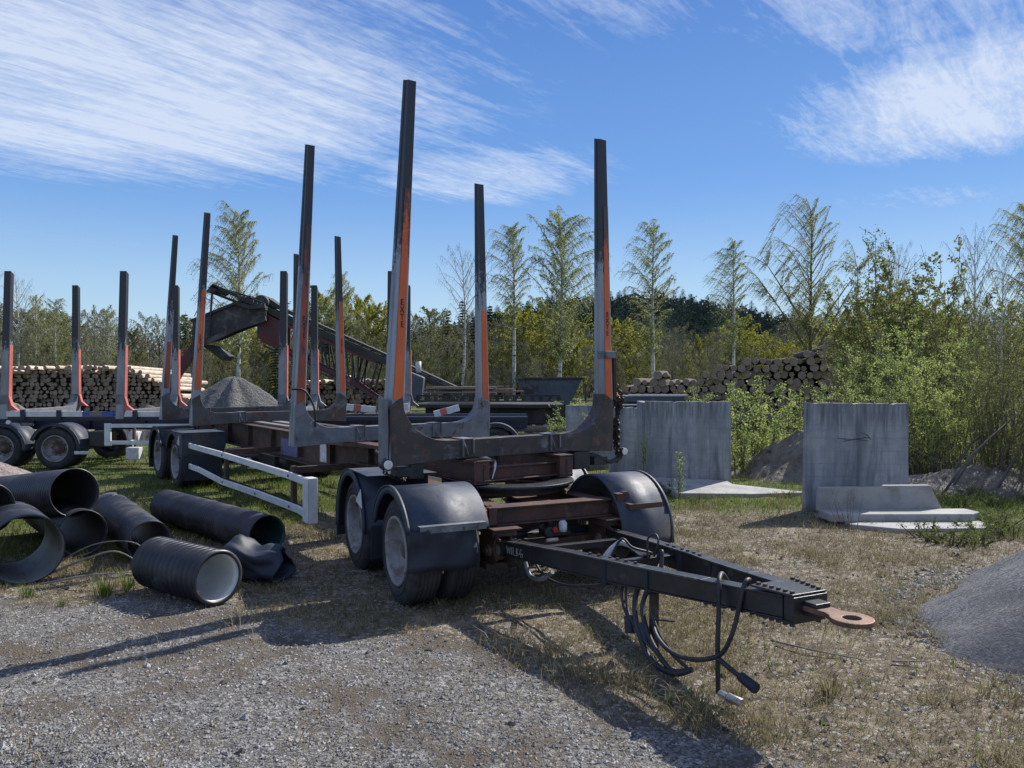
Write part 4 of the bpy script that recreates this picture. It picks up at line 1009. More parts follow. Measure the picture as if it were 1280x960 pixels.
ob('number_plate', MB().box(L2(93), L2(112), -.02, .0, .30, .36), 'paper', T2, rot=(0, 0, 0))
ob('marker_lamp', MB().tube([(L2(10), -.01, .90), (L2(10), .04, .90)], .04, 12), 'lens', T2)
ob('valve_rod', MB().tube([(L2(24), .05, .86), (L2(40), .02, .86)], .03, 8), 'bunk_grey', T2)
# pale marker boards at its rear bunks, seen past the nearer trailer
for px, w_, z, rz_ in ((446, .55, 1.14, -8), (492, .45, 1.15, 6), (556, .5, 1.09, 18)):
    m = MB(); n = 4
    for q in range(n): m.box(-w_ / 2 + w_ * q / n, -w_ / 2 + w_ * (q + 1) / n, -.03, .03, -.06 + .004 * (q % 2), .065 + .004 * (q % 2), 0 if q != 1 else 1)
    ob('marker_board', m, ['white', 'pink_red'], T2, .004, loc=(L2(px), .4, z), rot=(0, R(rz_ * -.8), R(12)))
bpy.context.view_layer.update()

# ------------------------------------------------------------------ corrugated pipes
def corr_pipe(name, front, back, r, liner, label, pitch=.055, depth=.012, wall=.014, group=None):
    """front = centre of the open end that faces the camera"""
    a, b = Vector(front), Vector(back); d = b - a; L_ = d.length
    root = empty(name, a, 0, label, 'pipe', group)
    q = Vector((0, 0, 1)).rotation_difference(d.normalized()).to_matrix().to_4x4()
    n = max(4, int(L_ / pitch)); prof = [(r, 0.0)]
    for k in range(n):
        z = L_ * k / n; p = L_ / n
        prof += [(r, z + p * .12), (r - depth * .3, z + p * .28), (r - depth, z + p * .42), (r - depth, z + p * .72), (r - depth * .3, z + p * .86)]
    prof += [(r, L_)]
    ri = r - depth - wall * .4
    m = MB(); m.lathe(prof + [(ri + .004, L_), (ri + .004, 0)], 48, 0, q, close=True); ob('outer_wall', m, 'pipe', root)
    prof2 = [(ri + .0035, .002)] + [(ri - .003 * math.sin(k / n * n * math.pi * .999) * (k % 2), .002 + (L_ - .004) * k / n) for k in range(1, n)] + [(ri + .0035, L_ - .002)]
    m = MB(); m.lathe(prof2 + [(ri + .001, L_ - .002), (ri + .0038, .002)][::-1][:0] + [(ri + .0039, L_ - .003), (ri + .0039, .003)], 48, 0, q, close=True); ob('lining', m, liner, root)
    return root
def pg(px, py, r): Y = (1.74) * 985 / (py - 472); return (at(px, Y), Y, r + gz1(at(px, Y), Y))
corr_pipe('corrugated_pipe', (-2.24, 6.0, .212), (-2.95, 6.52, .212), .21, 'pipe_white', 'short ribbed black pipe with a clean white lining, lying on the gravel', .066, .030)
corr_pipe('corrugated_pipe', (-2.40, 7.72, .195), (-4.15, 9.45, .20), .195, 'pipe_teal', 'longest ribbed black pipe, lined in dark teal, lying beyond the white lined pipe', .04, .010)
corr_pipe('corrugated_pipe', (-3.38, 7.35, .20), (-4.55, 9.0, .205), .20, 'pipe_grey', 'ribbed black pipe with grey lining between the teal lined pipe and the raised pipe', .045, .009)
corr_pipe('corrugated_pipe', (-4.22, 7.6, .63), (-6.4, 9.2, .30), .235, 'pipe_dark', 'black pipe resting on top of the heap with its dark mouth to the right', .05, .008)
corr_pipe('corrugated_pipe', (-4.06, 6.58, .30), (-4.62, 7.25, .31), .29, 'pipe_grey', 'widest black pipe on the ground at the left edge with grey inside', .06, .010)
corr_pipe('corrugated_pipe', (-4.62, 6.95, .56 + .02), (-6.2, 7.9, .5), .225, 'pipe_dark', 'black pipe cut off by the left edge, leaning above the widest pipe', .05, .008)
corr_pipe('corrugated_pipe', (-4.12, 7.55, .25), (-5.3, 8.9, .26), .22, 'pipe_dark', 'black pipe half hidden beneath the raised pipe in the heap', .05, .008)
# collapsed pipe / folded sheet
m = MB(); n1, n2 = 26, 40; vs = []
for a in range(n1 + 1):
    s_ = a / n1; cx = -2.43 + .48 * s_; cy = 6.86 - .16 * s_; hh = (.165 + .02 * math.sin(s_ * 9)) * (1 - .35 * max(0, s_ - .5)); ww = .26 + .05 * s_
    for b in range(n2):
        t_ = 2 * math.pi * b / n2; rr = 1 + .09 * math.sin(5 * t_ + 4 * s_) + .05 * math.sin(9 * t_ - 6 * s_ + 1) + .022 * math.sin(17 * t_ + 9 * s_) + .02 * math.sin(23 * t_ - 5 * s_)
        crease = -.35 * math.exp(-((t_ - 1.7) / .5) ** 2) * s_
        vs.append((cx + .05 * math.sin(t_ * 2 + s_ * 3), cy + math.cos(t_) * ww * rr * .8, max(.012, hh * .95 + math.sin(t_) * hh * rr * (1 + crease))))
fs = [(a * n2 + b, a * n2 + (b + 1) % n2, (a + 1) * n2 + (b + 1) % n2, (a + 1) * n2 + b) for a in range(n1) for b in range(n2)]
m.add(vs, fs, 0, True); m.f += [tuple(range(n2))[::-1]]; m.m += [0]; m.sm += [False]
o = ob('collapsed_pipe', m, 'flap'); s2 = o.modifiers.new('solid', 'SOLIDIFY'); s2.thickness = .01; s2.offset = -1
tag(o, 'crushed and folded black pipe lying against the white lined pipe', 'pipe')
o = ob('drain_elbow', MB().tube(spline([(-4.75, 9.0, .02), (-4.74, 9.0, .20), (-4.72, 9.0, .31), (-4.62, 8.98, .37), (-4.52, 8.96, .38)]), .052, 14), 'bunk_grey'); tag(o, 'bent grey drain elbow standing up behind the pipe heap', 'pipe')
m = MB()
def stick(pts, r0, name, label, mat='twig_grey'):
    o = ob(name, MB().tube(spline([(p[0], p[1], p[2] + gz1(p[0], p[1])) for p in pts], 6), [r0 * (1 - .7 * k / (6 * (len(pts) - 1))) for k in range(6 * (len(pts) - 1) + 1)], 6), mat); return tag(o, label, 'branch')
stick([(-4.0, 6.75, .04), (-3.6, 6.7, .20), (-3.3, 6.6, .27), (-2.95, 6.45, .14)], .012, 'fallen_branch', 'thin grey branch arching between the widest pipe and white lined pipe')
stick([(-3.9, 6.5, .03), (-3.5, 6.5, .10), (-3.2, 6.5, .12), (-2.9, 6.45, .05)], .010, 'fallen_branch', 'low straight branch reaching under the arched one by the pipes')
stick([(-4.1, 7.0, .04), (-3.7, 6.95, .26), (-3.25, 6.8, .30), (-3.0, 6.7, .10)], .008, 'fallen_branch', 'thinnest grey twig behind the arched branch by the pipes')
stick([(1.72, 5.1, .02), (1.9, 4.9, .03), (2.15, 4.75, .02)], .009, 'fallen_branch', 'pale curved stick on the dry grass right of the hoses')
stick([(2.3, 4.75, .015), (2.5, 4.72, .03)], .008, 'fallen_branch', 'short straight stick on the dry grass near the gravel pile')
stick([(2.25, 6.6, .02), (2.6, 6.7, .03)], .008, 'fallen_branch', 'short pale stick on the grass beyond the towing eye')
stick([(-1.28, 7.0, .02), (-1.62, 6.95, .02)], .010, 'fallen_branch', 'pale stick lying beside the crushed pipe')

# ------------------------------------------------------------------ concrete angle walls
def slabobj(name, label, X, Y, w, h, th, rz=0, tilt=0, foot=None, taper=.02):
    root = empty(name, (X, Y, gz1(X, Y) - .03), R(rz), label, 'concrete slab')
    m = MB(); nx, nz = 10, 8
    rq = random.Random(int(X * 100)); top_ = [(w - taper + (taper * 1.3 - w) * q / 26, h - rq.uniform(0, .005) - (rq.random() < .12) * rq.uniform(.006, .02)) for q in range(1, 26)]
    right_ = [(w - taper * q / 12 - rq.uniform(0, .004) - (rq.random() < .12) * rq.uniform(.004, .012), h * q / 12) for q in range(1, 12)]
    m.prism([(0, 0), (w, 0)] + right_ + [(w - taper, h - .012), (w - taper - .012, h)] + top_ + [(taper * .3 + .01, h), (taper * .3, h - .014)], 0, th, 'y'); o = ob('wall_panel', m, 'concrete', root, .003); o.rotation_euler.y = R(tilt)
    if foot:
        fx0, fx1, fy0, fy1, fz, ftilt = foot
        m = MB(); m.prism([(fx0, fy0), (fx1 - .3, fy0), (fx1, fy0 + .35), (fx1, fy1), (fx0, fy1)], 0, fz, 'z'); o2 = ob('foot_slab', m, 'concrete_top', root, .01); o2.rotation_euler = (R(ftilt), 0, 0)
    return root
A = slabobj('concrete_wall_unit', 'tall concrete wall unit with a pale foot slab spreading to its right', at(806, 12.3), 12.3, 1.34, 1.40, .10, -3, .3, None)
m = MB(); m.prism([(.35, -.95), (1.45, -.80), (2.35, -.55), (1.3, -.25), (1.25, -.02), (.1, -.02)], 0, .10, 'z'); o2 = ob('foot_slab', m, 'concrete_top', A, .01); o2.location.z = .13; o2.rotation_euler = (R(6.5), R(2.2), 0)
ob('side_panel', MB().box(-.03, .08, .12, .9, 0, 1.38), 'concrete', A, .01)
slabobj('concrete_wall_unit', 'lower concrete wall panel standing left of the tall unit with the foot slab', at(762, 13.6), 13.6, 1.02, 1.26, .10, 2, -.4)
slabobj('concrete_wall_unit', 'dark streaked concrete panel seen behind the far front stake', at(707, 15.0), 15.0, .95, 1.24, .10, 0, 0)
slabobj('concrete_wall_unit', 'concrete wall unit standing farthest right, cracked, with blocks at its base', at(1007, 10.15), 10.15, 1.36, 1.44, .11, 2, .6)
# the low unit lying in front of it
B2 = empty('low_concrete_unit', (at(1025, 9.55), 9.55, gz1(3.8, 9.5) - .02), R(2), 'low concrete angle unit with sloping end lying in front of the farthest right unit', 'concrete slab')
m = MB(); m.prism([(.0, .13), (1.56, .13), (1.40, .44), (.8, .44), (.79, .42), (.02, .42)], .05, .13, 'y'); ob('back_upstand', m, 'concrete_top', B2, .01)
m = MB(); m.prism([(.0, -.30), (1.68, -.34), (1.86, -.20), (1.82, .045), (.0, .045)], .06, .155, 'z'); ob('base_slab', m, 'concrete_top', B2, .012)
B3 = tag(ob('concrete_base_slab', MB().prism([(.1, -.30), (.55, -.58), (1.62, -.52), (1.78, -.34), (1.7, -.1), (.1, -.1)], 0, .075, 'z'), 'concrete_top', None, .012, loc=(at(1040, 9.4), 9.4, gz1(3.8, 9.3) - .02)), 'thin pale concrete slab lying lowest in the grass under the low unit', 'concrete slab')
# crack lines, gouged as thin dark seams
m = MB()
for pts in ([(.42, .98), (.60, .96), (.78, .985), (.84, .985)], [(.50, .94), (.66, .965), (.82, .945)], [(.72, 1.05), (.80, 1.03), (.86, .96)]):
    m.tube([(p[0] , -.0015, p[1]) for p in pts], .0045, 4, smooth=False)
cr = [o for o in C.objects if o.name.startswith('concrete_wall_unit') and 'farthest right, cracked' in o['label']][0]
ob('crack', m, 'machine_dark', cr)

# ------------------------------------------------------------------ mounds of gravel and soil
def mound(name, cx, cy, rx, ry, h, mat, label, cat, seed=0, rough=.12, n=110, peak=1.15, rz=0):
    th = np.linspace(0, 2 * math.pi, n, endpoint=False); rr = np.linspace(0, 1.12, 46)
    Rm, Tm = np.meshgrid(rr, th, indexing='ij'); wob = 1 + .16 * np.sin(Tm * 2 + seed) + .09 * np.sin(Tm * 5 + seed * 2) + .04 * np.sin(Tm * 9 + seed)
    ca, sa = math.cos(rz), math.sin(rz); lx, ly = Rm * np.cos(Tm) * rx * wob, Rm * np.sin(Tm) * ry * wob
    X_ = cx + lx * ca - ly * sa; Y_ = cy + lx * sa + ly * ca
    prof = np.clip(1 - np.sqrt(Rm ** 2 + .02) / 1.0, -.1, 1) ** 1 if False else np.where(Rm < 1, (1 - Rm) ** peak, -(Rm - 1))
    prof = np.where(Rm < .12, prof * .0 + (1 - .12) ** peak + .35 * (.12 - Rm), prof)
    Z_ = h * prof + h * rough * (fbm(X_ * 2.2 / max(.5, h), Y_ * 2.2 / max(.5, h), 5, seed + 3)) * 2 * np.clip(1.05 - Rm, 0, 1) ** .5
    Z_ += .035 * (fbm(X_ * 9, Y_ * 9, 3, seed)) * (Rm < 1)
    Z_ = Z_ + gz(X_, Y_) * 1 - .02
    V_ = np.stack([X_.ravel() - cx, Y_.ravel() - cy, Z_.ravel()], 1); i_ = np.arange(len(rr) - 1)[:, None] * n; j_ = np.arange(n)[None]; k_ = (j_ + 1) % n
    F_ = np.stack([i_ + j_, i_ + n + j_, i_ + n + k_, i_ + k_], -1).reshape(-1, 4)
    o = ob(name, np_mesh(name, V_, F_, mat, True), None, loc=(cx, cy, 0)); return tag(o, label, cat)
mound('gravel_pile', 4.95, 5.25, 1.85, 1.65, 1.28, 'pile_dark', 'dark gravel pile rising out of the right edge of the picture', 'gravel pile', 2, .07, 260, 1.0)
mound('gravel_pile', -8.1, 11.4, 1.75, 1.3, .80, 'pile_pink', 'low pinkish gravel pile at the left edge beyond the pipes', 'gravel pile', 5, .04)
mound('gravel_heap', at(293, 26), 26, 2.0, 1.8, 1.85, 'pile_mid', 'grey sand heap below the red conveyor', 'sand heap', 1, .05, 120, .72)
mound('soil_heap', at(72, 20), 20, 1.45, 1.2, 1.15, 'dirt', 'grey brown soil heap seen behind the blue trailer between its first stakes', 'soil heap', 3, .16)
mound('soil_heap', at(14, 19.4), 19.4, 1.1, 1.0, 1.35, 'dirt', 'grassy soil heap at the left edge behind the blue trailer', 'soil heap', 8, .2)
mound('soil_heap', at(192, 21), 21, 1.3, 1.1, 1.15, 'dirt', 'small soil heap behind the rear stakes of the nearer trailer', 'soil heap', 6, .12)
mound('earth_bank', 5.35, 13.6, 1.55, 1.2, 1.12, 'dirt', 'bare earth bank between the two tall concrete units', 'earth bank', 4, .22)
mound('earth_bank', 7.4, 12.3, 2.1, 1.2, .38, 'dirt', 'low dry bank behind and right of the farthest right unit', 'earth bank', 9, .25)

# ------------------------------------------------------------------ logs
def log_mesh(seed, n=12, L_=3.0, peel=False):
    rr = np.random.default_rng(seed); m = MB(); ring = [1 + rr.normal(0, .045) for _ in range(n)]
    vs = [(ring[k] * math.cos(2 * math.pi * k / n), 0, ring[k] * math.sin(2 * math.pi * k / n)) for k in range(n)]
    e = [(x * .97, -.015, z * .97) for x, y, z in vs]
    vs2 = [(x * .93, L_, z * .93) for x, y, z in vs]
    m.add(e + vs + vs2, [tuple(range(n))] + [(k, n + k, n + (k + 1) % n, (k + 1) % n) for k in range(n)] + [(n + k, 2 * n + k, 2 * n + (k + 1) % n, n + (k + 1) % n) for k in range(n)] + [tuple(2 * n + k for k in range(n))[::-1]])
    m.m = [1] + [1] * n + [0] * n + [1]; m.sm = [False] + [False] * n + [True] * n + [False]
    return m.mesh('log', ['log_peeled' if peel else 'log_bark', 'log_end'])
LM = [log_mesh(k) for k in range(5)]; LP = [log_mesh(k + 9, peel=True) for k in range(3)]
def pack(x0, x1, topf, r0, seed, zmin=0.):
    rr = random.Random(seed); out_ = []; z = r0; row = 0
    while z < 4.2:
        x = x0 + (r0 if row % 2 else 0)
        while x < x1:
            if z <= topf(x): out_.append((x + rr.uniform(-.2, .2) * r0, z + rr.uniform(-.22, .22) * r0, r0 * rr.uniform(.64, 1.14)))
            x += 2 * r0 * rr.uniform(.95, 1.02)
        z += r0 * 1.74; row += 1
    return [p for p in out_ if p[1] > zmin]
def logs(plist, Y, label, group, Lx=3.0, rz=0, peel_top=None, seed=1):
    rr = random.Random(seed)
    for x, z, r_ in plist:
        pe = peel_top and z > peel_top(x)
        o = bpy.data.objects.new('log', rr.choice(LP if pe and rr.random() < .8 else LM)); C.objects.link(o)
        o.location = (x, Y + rr.uniform(-.18, .18) - (rr.uniform(0, .3) if pe else 0), z); o.scale = (r_, Lx / 3, r_)
        o.rotation_euler = (rr.uniform(-.02, .02) - (.05 if pe else 0), rr.uniform(0, 0), rz + rr.uniform(-.03, .03) + (rr.uniform(-.3, .3) if pe else 0))
        tag(o, label, 'log', group)
YR = 27.
topR = lambda x: np.interp(x, [at(775, YR), at(800, YR), at(830, YR), at(856, YR), at(872, YR), at(890, YR), at(930, YR), at(965, YR), at(1000, YR), at(1030, YR), at(1045, YR)],
                          [hz_(492, YR), hz_(474, YR), hz_(467, YR), hz_(478, YR), hz_(474, YR), hz_(459, YR), hz_(450, YR), hz_(447, YR), hz_(443, YR), hz_(434, YR), hz_(480, YR)])
pl = pack(at(778, YR), at(1044, YR), topR, .138, 4, .0)
logs(pl[-290:], YR, 'round log end in the stack rising to the right behind the bushes and slabs', 'logs in the stack at the right', 3.2, -.26)
YM = 30.
topM = lambda x: np.interp(x, [at(360, YM), at(372, YM), at(400, YM), at(440, YM), at(478, YM), at(500, YM)], [hz_(482, YM), hz_(476, YM), hz_(473, YM), hz_(470, YM), hz_(474, YM), hz_(498, YM)])
pm = pack(at(364, YM), at(500, YM), topM, .105, 5, .45)
nR = min(290, len(pl)); rest = []
if nR + len(pm) > 298: k = max(0, 298 - nR); pm, rest = pm[len(pm) - k:], pm[:len(pm) - k]
logs(pm, YM, 'log end in the lighter stack under the long conveyor', 'logs in the middle stack', 3.5, 0, lambda x: topM(x) - .16, 3)
# the big left stack is past counting
YL = 33.; mm = MB()
def stack_of(plist, Y, peel, seed, name, label, splay=.35):
    mm = MB(); rr = random.Random(seed)
    for x, z, r_ in plist:
        pe = z > peel(x); me = rr.choice(LP if pe else LM); y = Y + rr.uniform(-.15, .15) - (rr.uniform(0, .5) if pe else 0)
        Mx = Matrix.Translation((x, y, z)) @ Matrix.Rotation(rr.uniform(-splay, splay) if pe else rr.uniform(-.03, .03), 4, 'Z') @ Matrix.Rotation(-.04 if pe else 0, 4, 'X') @ Matrix.Diagonal((r_, 1.1, r_, 1))
        mm.add([v_.co for v_ in me.vertices], [tuple(p.vertices) for p in me.polygons], 0, False, Mx)
        mm.m[-len(me.polygons):] = [(2 if p.material_index else (1 if pe else 0)) for p in me.polygons]
    return tag(ob(name, mm, ['log_bark', 'log_peeled', 'log_end']), label, 'logs', kind='stuff')
if rest: stack_of(rest, YM, lambda x: topM(x) - .16, 31, 'log_stack', 'lower logs of the lighter stack under the long conveyor')
topL = lambda x: np.interp(x, [at(-80, YL), at(0, YL), at(15, YL), at(70, YL), at(110, YL), at(150, YL), at(180, YL), at(200, YL), at(214, YL), at(240, YL)], [hz_(455, YL), hz_(459, YL), hz_(460, YL), hz_(455, YL), hz_(459, YL), hz_(456, YL), hz_(464, YL), hz_(474, YL), hz_(486, YL), hz_(500, YL)])
plL = pack(at(-90, YL), at(246, YL), topL, .098, 6, 0); stack_of(plL, YL, lambda x: topL(x) - .25, 8, 'log_stack', 'long dark stack of logs with pale peeled logs on top behind the blue trailer')

# ------------------------------------------------------------------ crusher with its conveyors
YC = 28.
CV = empty('conveyor_machine', (at(330, YC), YC, 0), 0, 'dark red mobile screening machine with a long conveyor rising over the sand heap', 'conveyor')
def c2(px, py): return (at(px, YC) - at(330, YC), hz_(py, YC))
def cprism(pts, y0, y1, name, mat, bev=.01, parent=CV): return ob(name, MB().prism([c2(*p) for p in pts], y0, y1, 'y'), mat, parent, bev)
def cbar(name, pts, w, mat='machine_dark', y=0., parent=CV, d=None):
    m = MB()
    for a, b in zip(pts, pts[1:]):
        pa, pb = c2(*a), c2(*b); m.bar((pa[0], y, pa[1]), (pb[0], y, pb[1]), d or w, w)
    return ob(name, m, mat, parent)
# long conveyor: upper belt frame and lower chord
for y in (0., 1.1):
    cbar('belt_frame', [(322, 381), (350, 395), (470, 447), (575, 493)], .20, 'machine_dark', y, d=.08)
    cbar('red_chord', [(322, 389), (352, 404), (470, 453)], .10, 'machine_red', y - .03, d=.06)
    cbar('lower_chord', [(326, 425), (372, 445), (440, 478), (482, 508)], .11, 'machine_red', y, d=.08)
    cbar('lower_chord_rail', [(330, 432), (372, 452), (440, 485), (470, 506)], .06, 'machine_grey', y - .04, d=.05)
    for a, b in (((378, 408), (386, 450)), ((386, 450), (394, 415)), ((402, 420), (410, 461)), ((418, 464), (424, 428)), ((432, 431), (436, 474)), ((444, 478), (456, 442)), ((452, 444), (448, 482)), ((462, 490), (472, 452)), ((404, 458), (400, 418)), ((440, 476), (441, 436))):
        cbar('truss_strut', [a, b], .055, 'machine_dark', y)
ob('conveyor_belt', MB().prism([c2(322, 377), c2(334, 372), c2(352, 384), c2(470, 437), c2(580, 488), c2(580, 490), c2(470, 440), c2(350, 388)], .12, .98, 'y'), 'machine_dark', CV)
m = MB()
for k, px in enumerate(range(352, 560, 14)):
    py = np.interp(px, [352, 470, 580], [384, 437, 488]); p = c2(px, py); m.lathe([(0, -.5), (.035, -.5), (.035, .5), (0, .5)], 8, 0, Matrix.Translation((p[0], .55, p[1] - .10)) @ Matrix.Rotation(R(90), 4, 'X'))
ob('idler_rollers', m, 'machine_grey', CV)
cprism([(322, 388), (352, 402), (352, 436), (336, 430), (322, 422)], -.05, .0, 'side_plate', 'machine_red'); cprism([(322, 388), (352, 402), (352, 436), (336, 430), (322, 422)], 1.1, 1.15, 'side_plate', 'machine_red')
ob('head_drum', MB().lathe([(0, -.6), (.27, -.6), (.30, -.5), (.30, .5), (.27, .6), (0, .6)], 18, 0, Matrix.Translation((c2(326, 379)[0], .55, c2(326, 379)[1])) @ Matrix.Rotation(R(90), 4, 'X')), 'machine_dark', CV)
# short discharge conveyor hanging to the left
cprism([(244, 403), (318, 373), (334, 380), (336, 398), (300, 408), (262, 424), (244, 428)], -.25, -.19, 'conveyor_side', 'machine_grey')
cprism([(244, 403), (318, 373), (334, 380), (336, 398), (300, 408), (262, 424), (244, 428)], 1.1, 1.16, 'conveyor_side', 'machine_dark')
cprism([(244, 405), (318, 375), (322, 383), (250, 412)], -.18, 1.09, 'cover_plate', 'machine_dark')
cbar('lower_frame', [(243, 440), (262, 428), (300, 411), (336, 399)], .16, 'machine_grey', -.30, d=.10)
cbar('upper_frame', [(243, 402), (318, 372)], .09, 'machine_dark', -.30, d=.08)
cbar('support_arm', [(205, 492), (222, 462), (246, 428), (252, 405)], .30, 'machine_red', .2, d=.25)
cbar('support_arm', [(200, 482), (216, 455), (240, 425)], .16, 'machine_dark', .9, d=.2)
cbar('gantry_bar', [(270, 358), (300, 371), (334, 388)], .12, 'machine_dark', -.3); cbar('gantry_bar', [(266, 366), (316, 386)], .09, 'machine_dark', .1); cbar('gantry_bar', [(272, 360), (328, 376)], .10, 'machine_dark', .9)
cprism([(262, 366), (270, 357), (279, 362), (270, 369)], -.36, .9, 'gantry_end', 'machine_grey')
cbar('gantry_post', [(258, 369), (254, 402)], .05, 'machine_dark', -.25); cbar('gantry_post', [(270, 368), (266, 420)], .06, 'machine_dark', -.33); cbar('stay_wire', [(258, 372), (246, 396)], .02, 'machine_dark', -.2)
cbar('hydraulic_ram', [(300, 380), (318, 386), (336, 384)], .13, 'machine_dark', -.4)
for k in range(7): p = c2(304 + 5 * k, 374 + 2.2 * k); ob('motor_block', MB().box(p[0] - .07, p[0] + .06, -.38, -.1, p[1] - .05, p[1] + .10 + .03 * (k % 2)), 'machine_dark', CV, .01)
cprism([(254, 432), (262, 431), (284, 445), (279, 451)], -.1, .8, 'catch_tray', 'machine_grey')
cprism([(499, 468), (513, 464), (532, 472), (530, 498), (512, 500), (500, 495)], -.6, .6, 'engine_cover', 'steel_blue', .05)
ob('exhaust_cap', MB().tube([(c2(523, 466)[0], 0, c2(523, 466)[1]), (c2(523, 452)[0], 0, c2(523, 452)[1])], .10, 10), 'paper', CV)
cbar('outrigger_leg', [(498, 470), (494, 512)], .14, 'machine_dark', -.3); cbar('outrigger_leg', [(560, 488), (560, 512)], .16, 'machine_dark', .3)

# steel trough and the flat wagon loaded with boards
YT = 23.
TRg = empty('steel_trough', (at(690, YT), YT, 0), 0, 'blue grey steel trough with flared sides standing behind the boards', 'container')
xs = lambda px: at(px, YT) - at(690, YT)
m = MB(); w0, w1 = 0, 1.3
outer_ = [(xs(646), hz_(473, YT)), (xs(728), hz_(473, YT)), (xs(712), hz_(506, YT)), (xs(656), hz_(506, YT))]
m.prism(outer_, 0, .03, 'y'); m.prism(outer_, 1.27, 1.30, 'y')
for a, b in ((1, 2), (2, 3), (3, 0)): m.bar((outer_[a][0], .65, outer_[a][1]), (outer_[b][0], .65, outer_[b][1]), 1.24, .03, up=(0, 1, 0)) if False else m.add([(outer_[a][0], .03, outer_[a][1]), (outer_[a][0], 1.27, outer_[a][1]), (outer_[b][0], 1.27, outer_[b][1]), (outer_[b][0], .03, outer_[b][1])], [(0, 1, 2, 3)])
ob('shell', m, 'steel_blue', TRg)
ob('rim', MB().box(xs(644), xs(729), -.05, .02, hz_(474.5, YT), hz_(471.5, YT)), 'machine_grey', TRg, .01)
ob('end_plate', MB().prism([(xs(650), hz_(475, YT)), (xs(672), hz_(475, YT)), (xs(672), hz_(493, YT)), (xs(656), hz_(493, YT))], -.02, -.004, 'y'), 'machine_grey', TRg)
m = MB()
for k in range(5): m.box(xs(657 + 12 * k), xs(661 + 12 * k), .1, 1.2, 0, hz_(506, YT))
ob('skid', MB().box(xs(656), xs(712), .1, 1.2, .0, hz_(506, YT) - .002), 'machine_dark', TRg, .01)
YW = 20.
WG = empty('flat_wagon', (at(600, YW), YW, 0), 0, 'dark flat wagon with perforated side beam carrying grey boards', 'wagon')
xw = lambda px: at(px, YW) - at(600, YW)
ob('deck', MB().box(xw(520), xw(705), 0, 2.2, .97, 1.06), 'machine_dark', WG, .01)
m = MB(); m.box(xw(520), xw(700), -.02, .02, 1.26, 1.30); m.box(xw(520), xw(700), -.02, .02, 1.12, 1.16)
for px in range(520, 700, 11): m.box(xw(px), xw(px + 5), -.018, .018, 1.161, 1.259)
ob('side_beam', m, 'machine_dark', WG)
ob('under_frame', MB().box(xw(530), xw(700), .3, 1.9, .55, .969), 'machine_dark', WG, .01)
for px in (628, 560): 
    m = MB(); q = fender_mb(.40, .5, -12, 182); m.add([Vector(p) for p in q.v], q.f, 0, True, Matrix.Translation((xw(px), -.1, .42))); ob('mudguard', m, 'machine_grey', WG)
    wheel(WG, xw(px), .0, sc_=.8, z=.33)
rr = random.Random(12)
for k in range(14):
    a = 522 + rr.uniform(0, 60); b = a + rr.uniform(50, 105); b = min(b, 684); y = rr.uniform(0, 1.6); z = 1.32 + .05 * (k % 4)
    m = MB().box(xw(a), xw(b), y, y + .22, z, z + .035); o = ob('board', m, 'board_red' if k in (0, 5, 9) else 'board', None, .004, loc=(at(600, YW), YW, 0), rot=(0, rr.uniform(-.006, .006), rr.uniform(-.02, .02)))
    tag(o, 'weathered board lying loose on the flat wagon', 'board', 'boards on the flat wagon')
for k in range(2):
    P_ = empty('timber_pallet', (at(665 + 38 * k, 19.2), 19.2 + .4 * k, gz1(0, 19)), 0, ['grey timber frame lying on the grass beside the wagon wheel', 'grey timber frame half hidden behind the streaked panel'][k], 'pallet')
    for q in range(3): ob('slat', MB().box(-.45, .5, 0, .04, .12 + .17 * q, .22 + .17 * q), 'board', P_, .004)
    for q in (-.42, 0, .42): ob('upright', MB().box(q, q + .08, .041, .12, .0, .58), 'board', P_, .004)
    for q in (0, 1): ob('slat', MB().box(-.45, .5, .8, .84, .12 + .25 * q, .22 + .25 * q), 'board', P_, .004)
# small trailer body glimpsed over the slabs
PB = empty('parked_lowloader', (at(800, 19), 19, 0), 0, 'pale steel rail and frame visible above the lower concrete panel', 'trailer')
xp = lambda px: at(px, 19) - at(800, 19)
ob('top_rail', MB().box(xp(786), xp(860), 0, .08, hz_(495, 19), hz_(493, 19)), 'white', PB, .004); ob('frame', MB().box(xp(784), xp(856), .02, 1.4, hz_(503, 19), hz_(495.3, 19)), 'steel_blue', PB, .01)
ob('lower_rail', MB().box(xp(776), xp(800), -.2, -.1, hz_(506.5, 19), hz_(505, 19)), 'white', PB, .004); ob('chassis', MB().box(xp(786), xp(850), .1, 1.3, .25, hz_(503.2, 19)), 'machine_dark', PB, .01)
for px in (800, 838): wheel(PB, xp(px), .05, sc_=.7, z=.29)

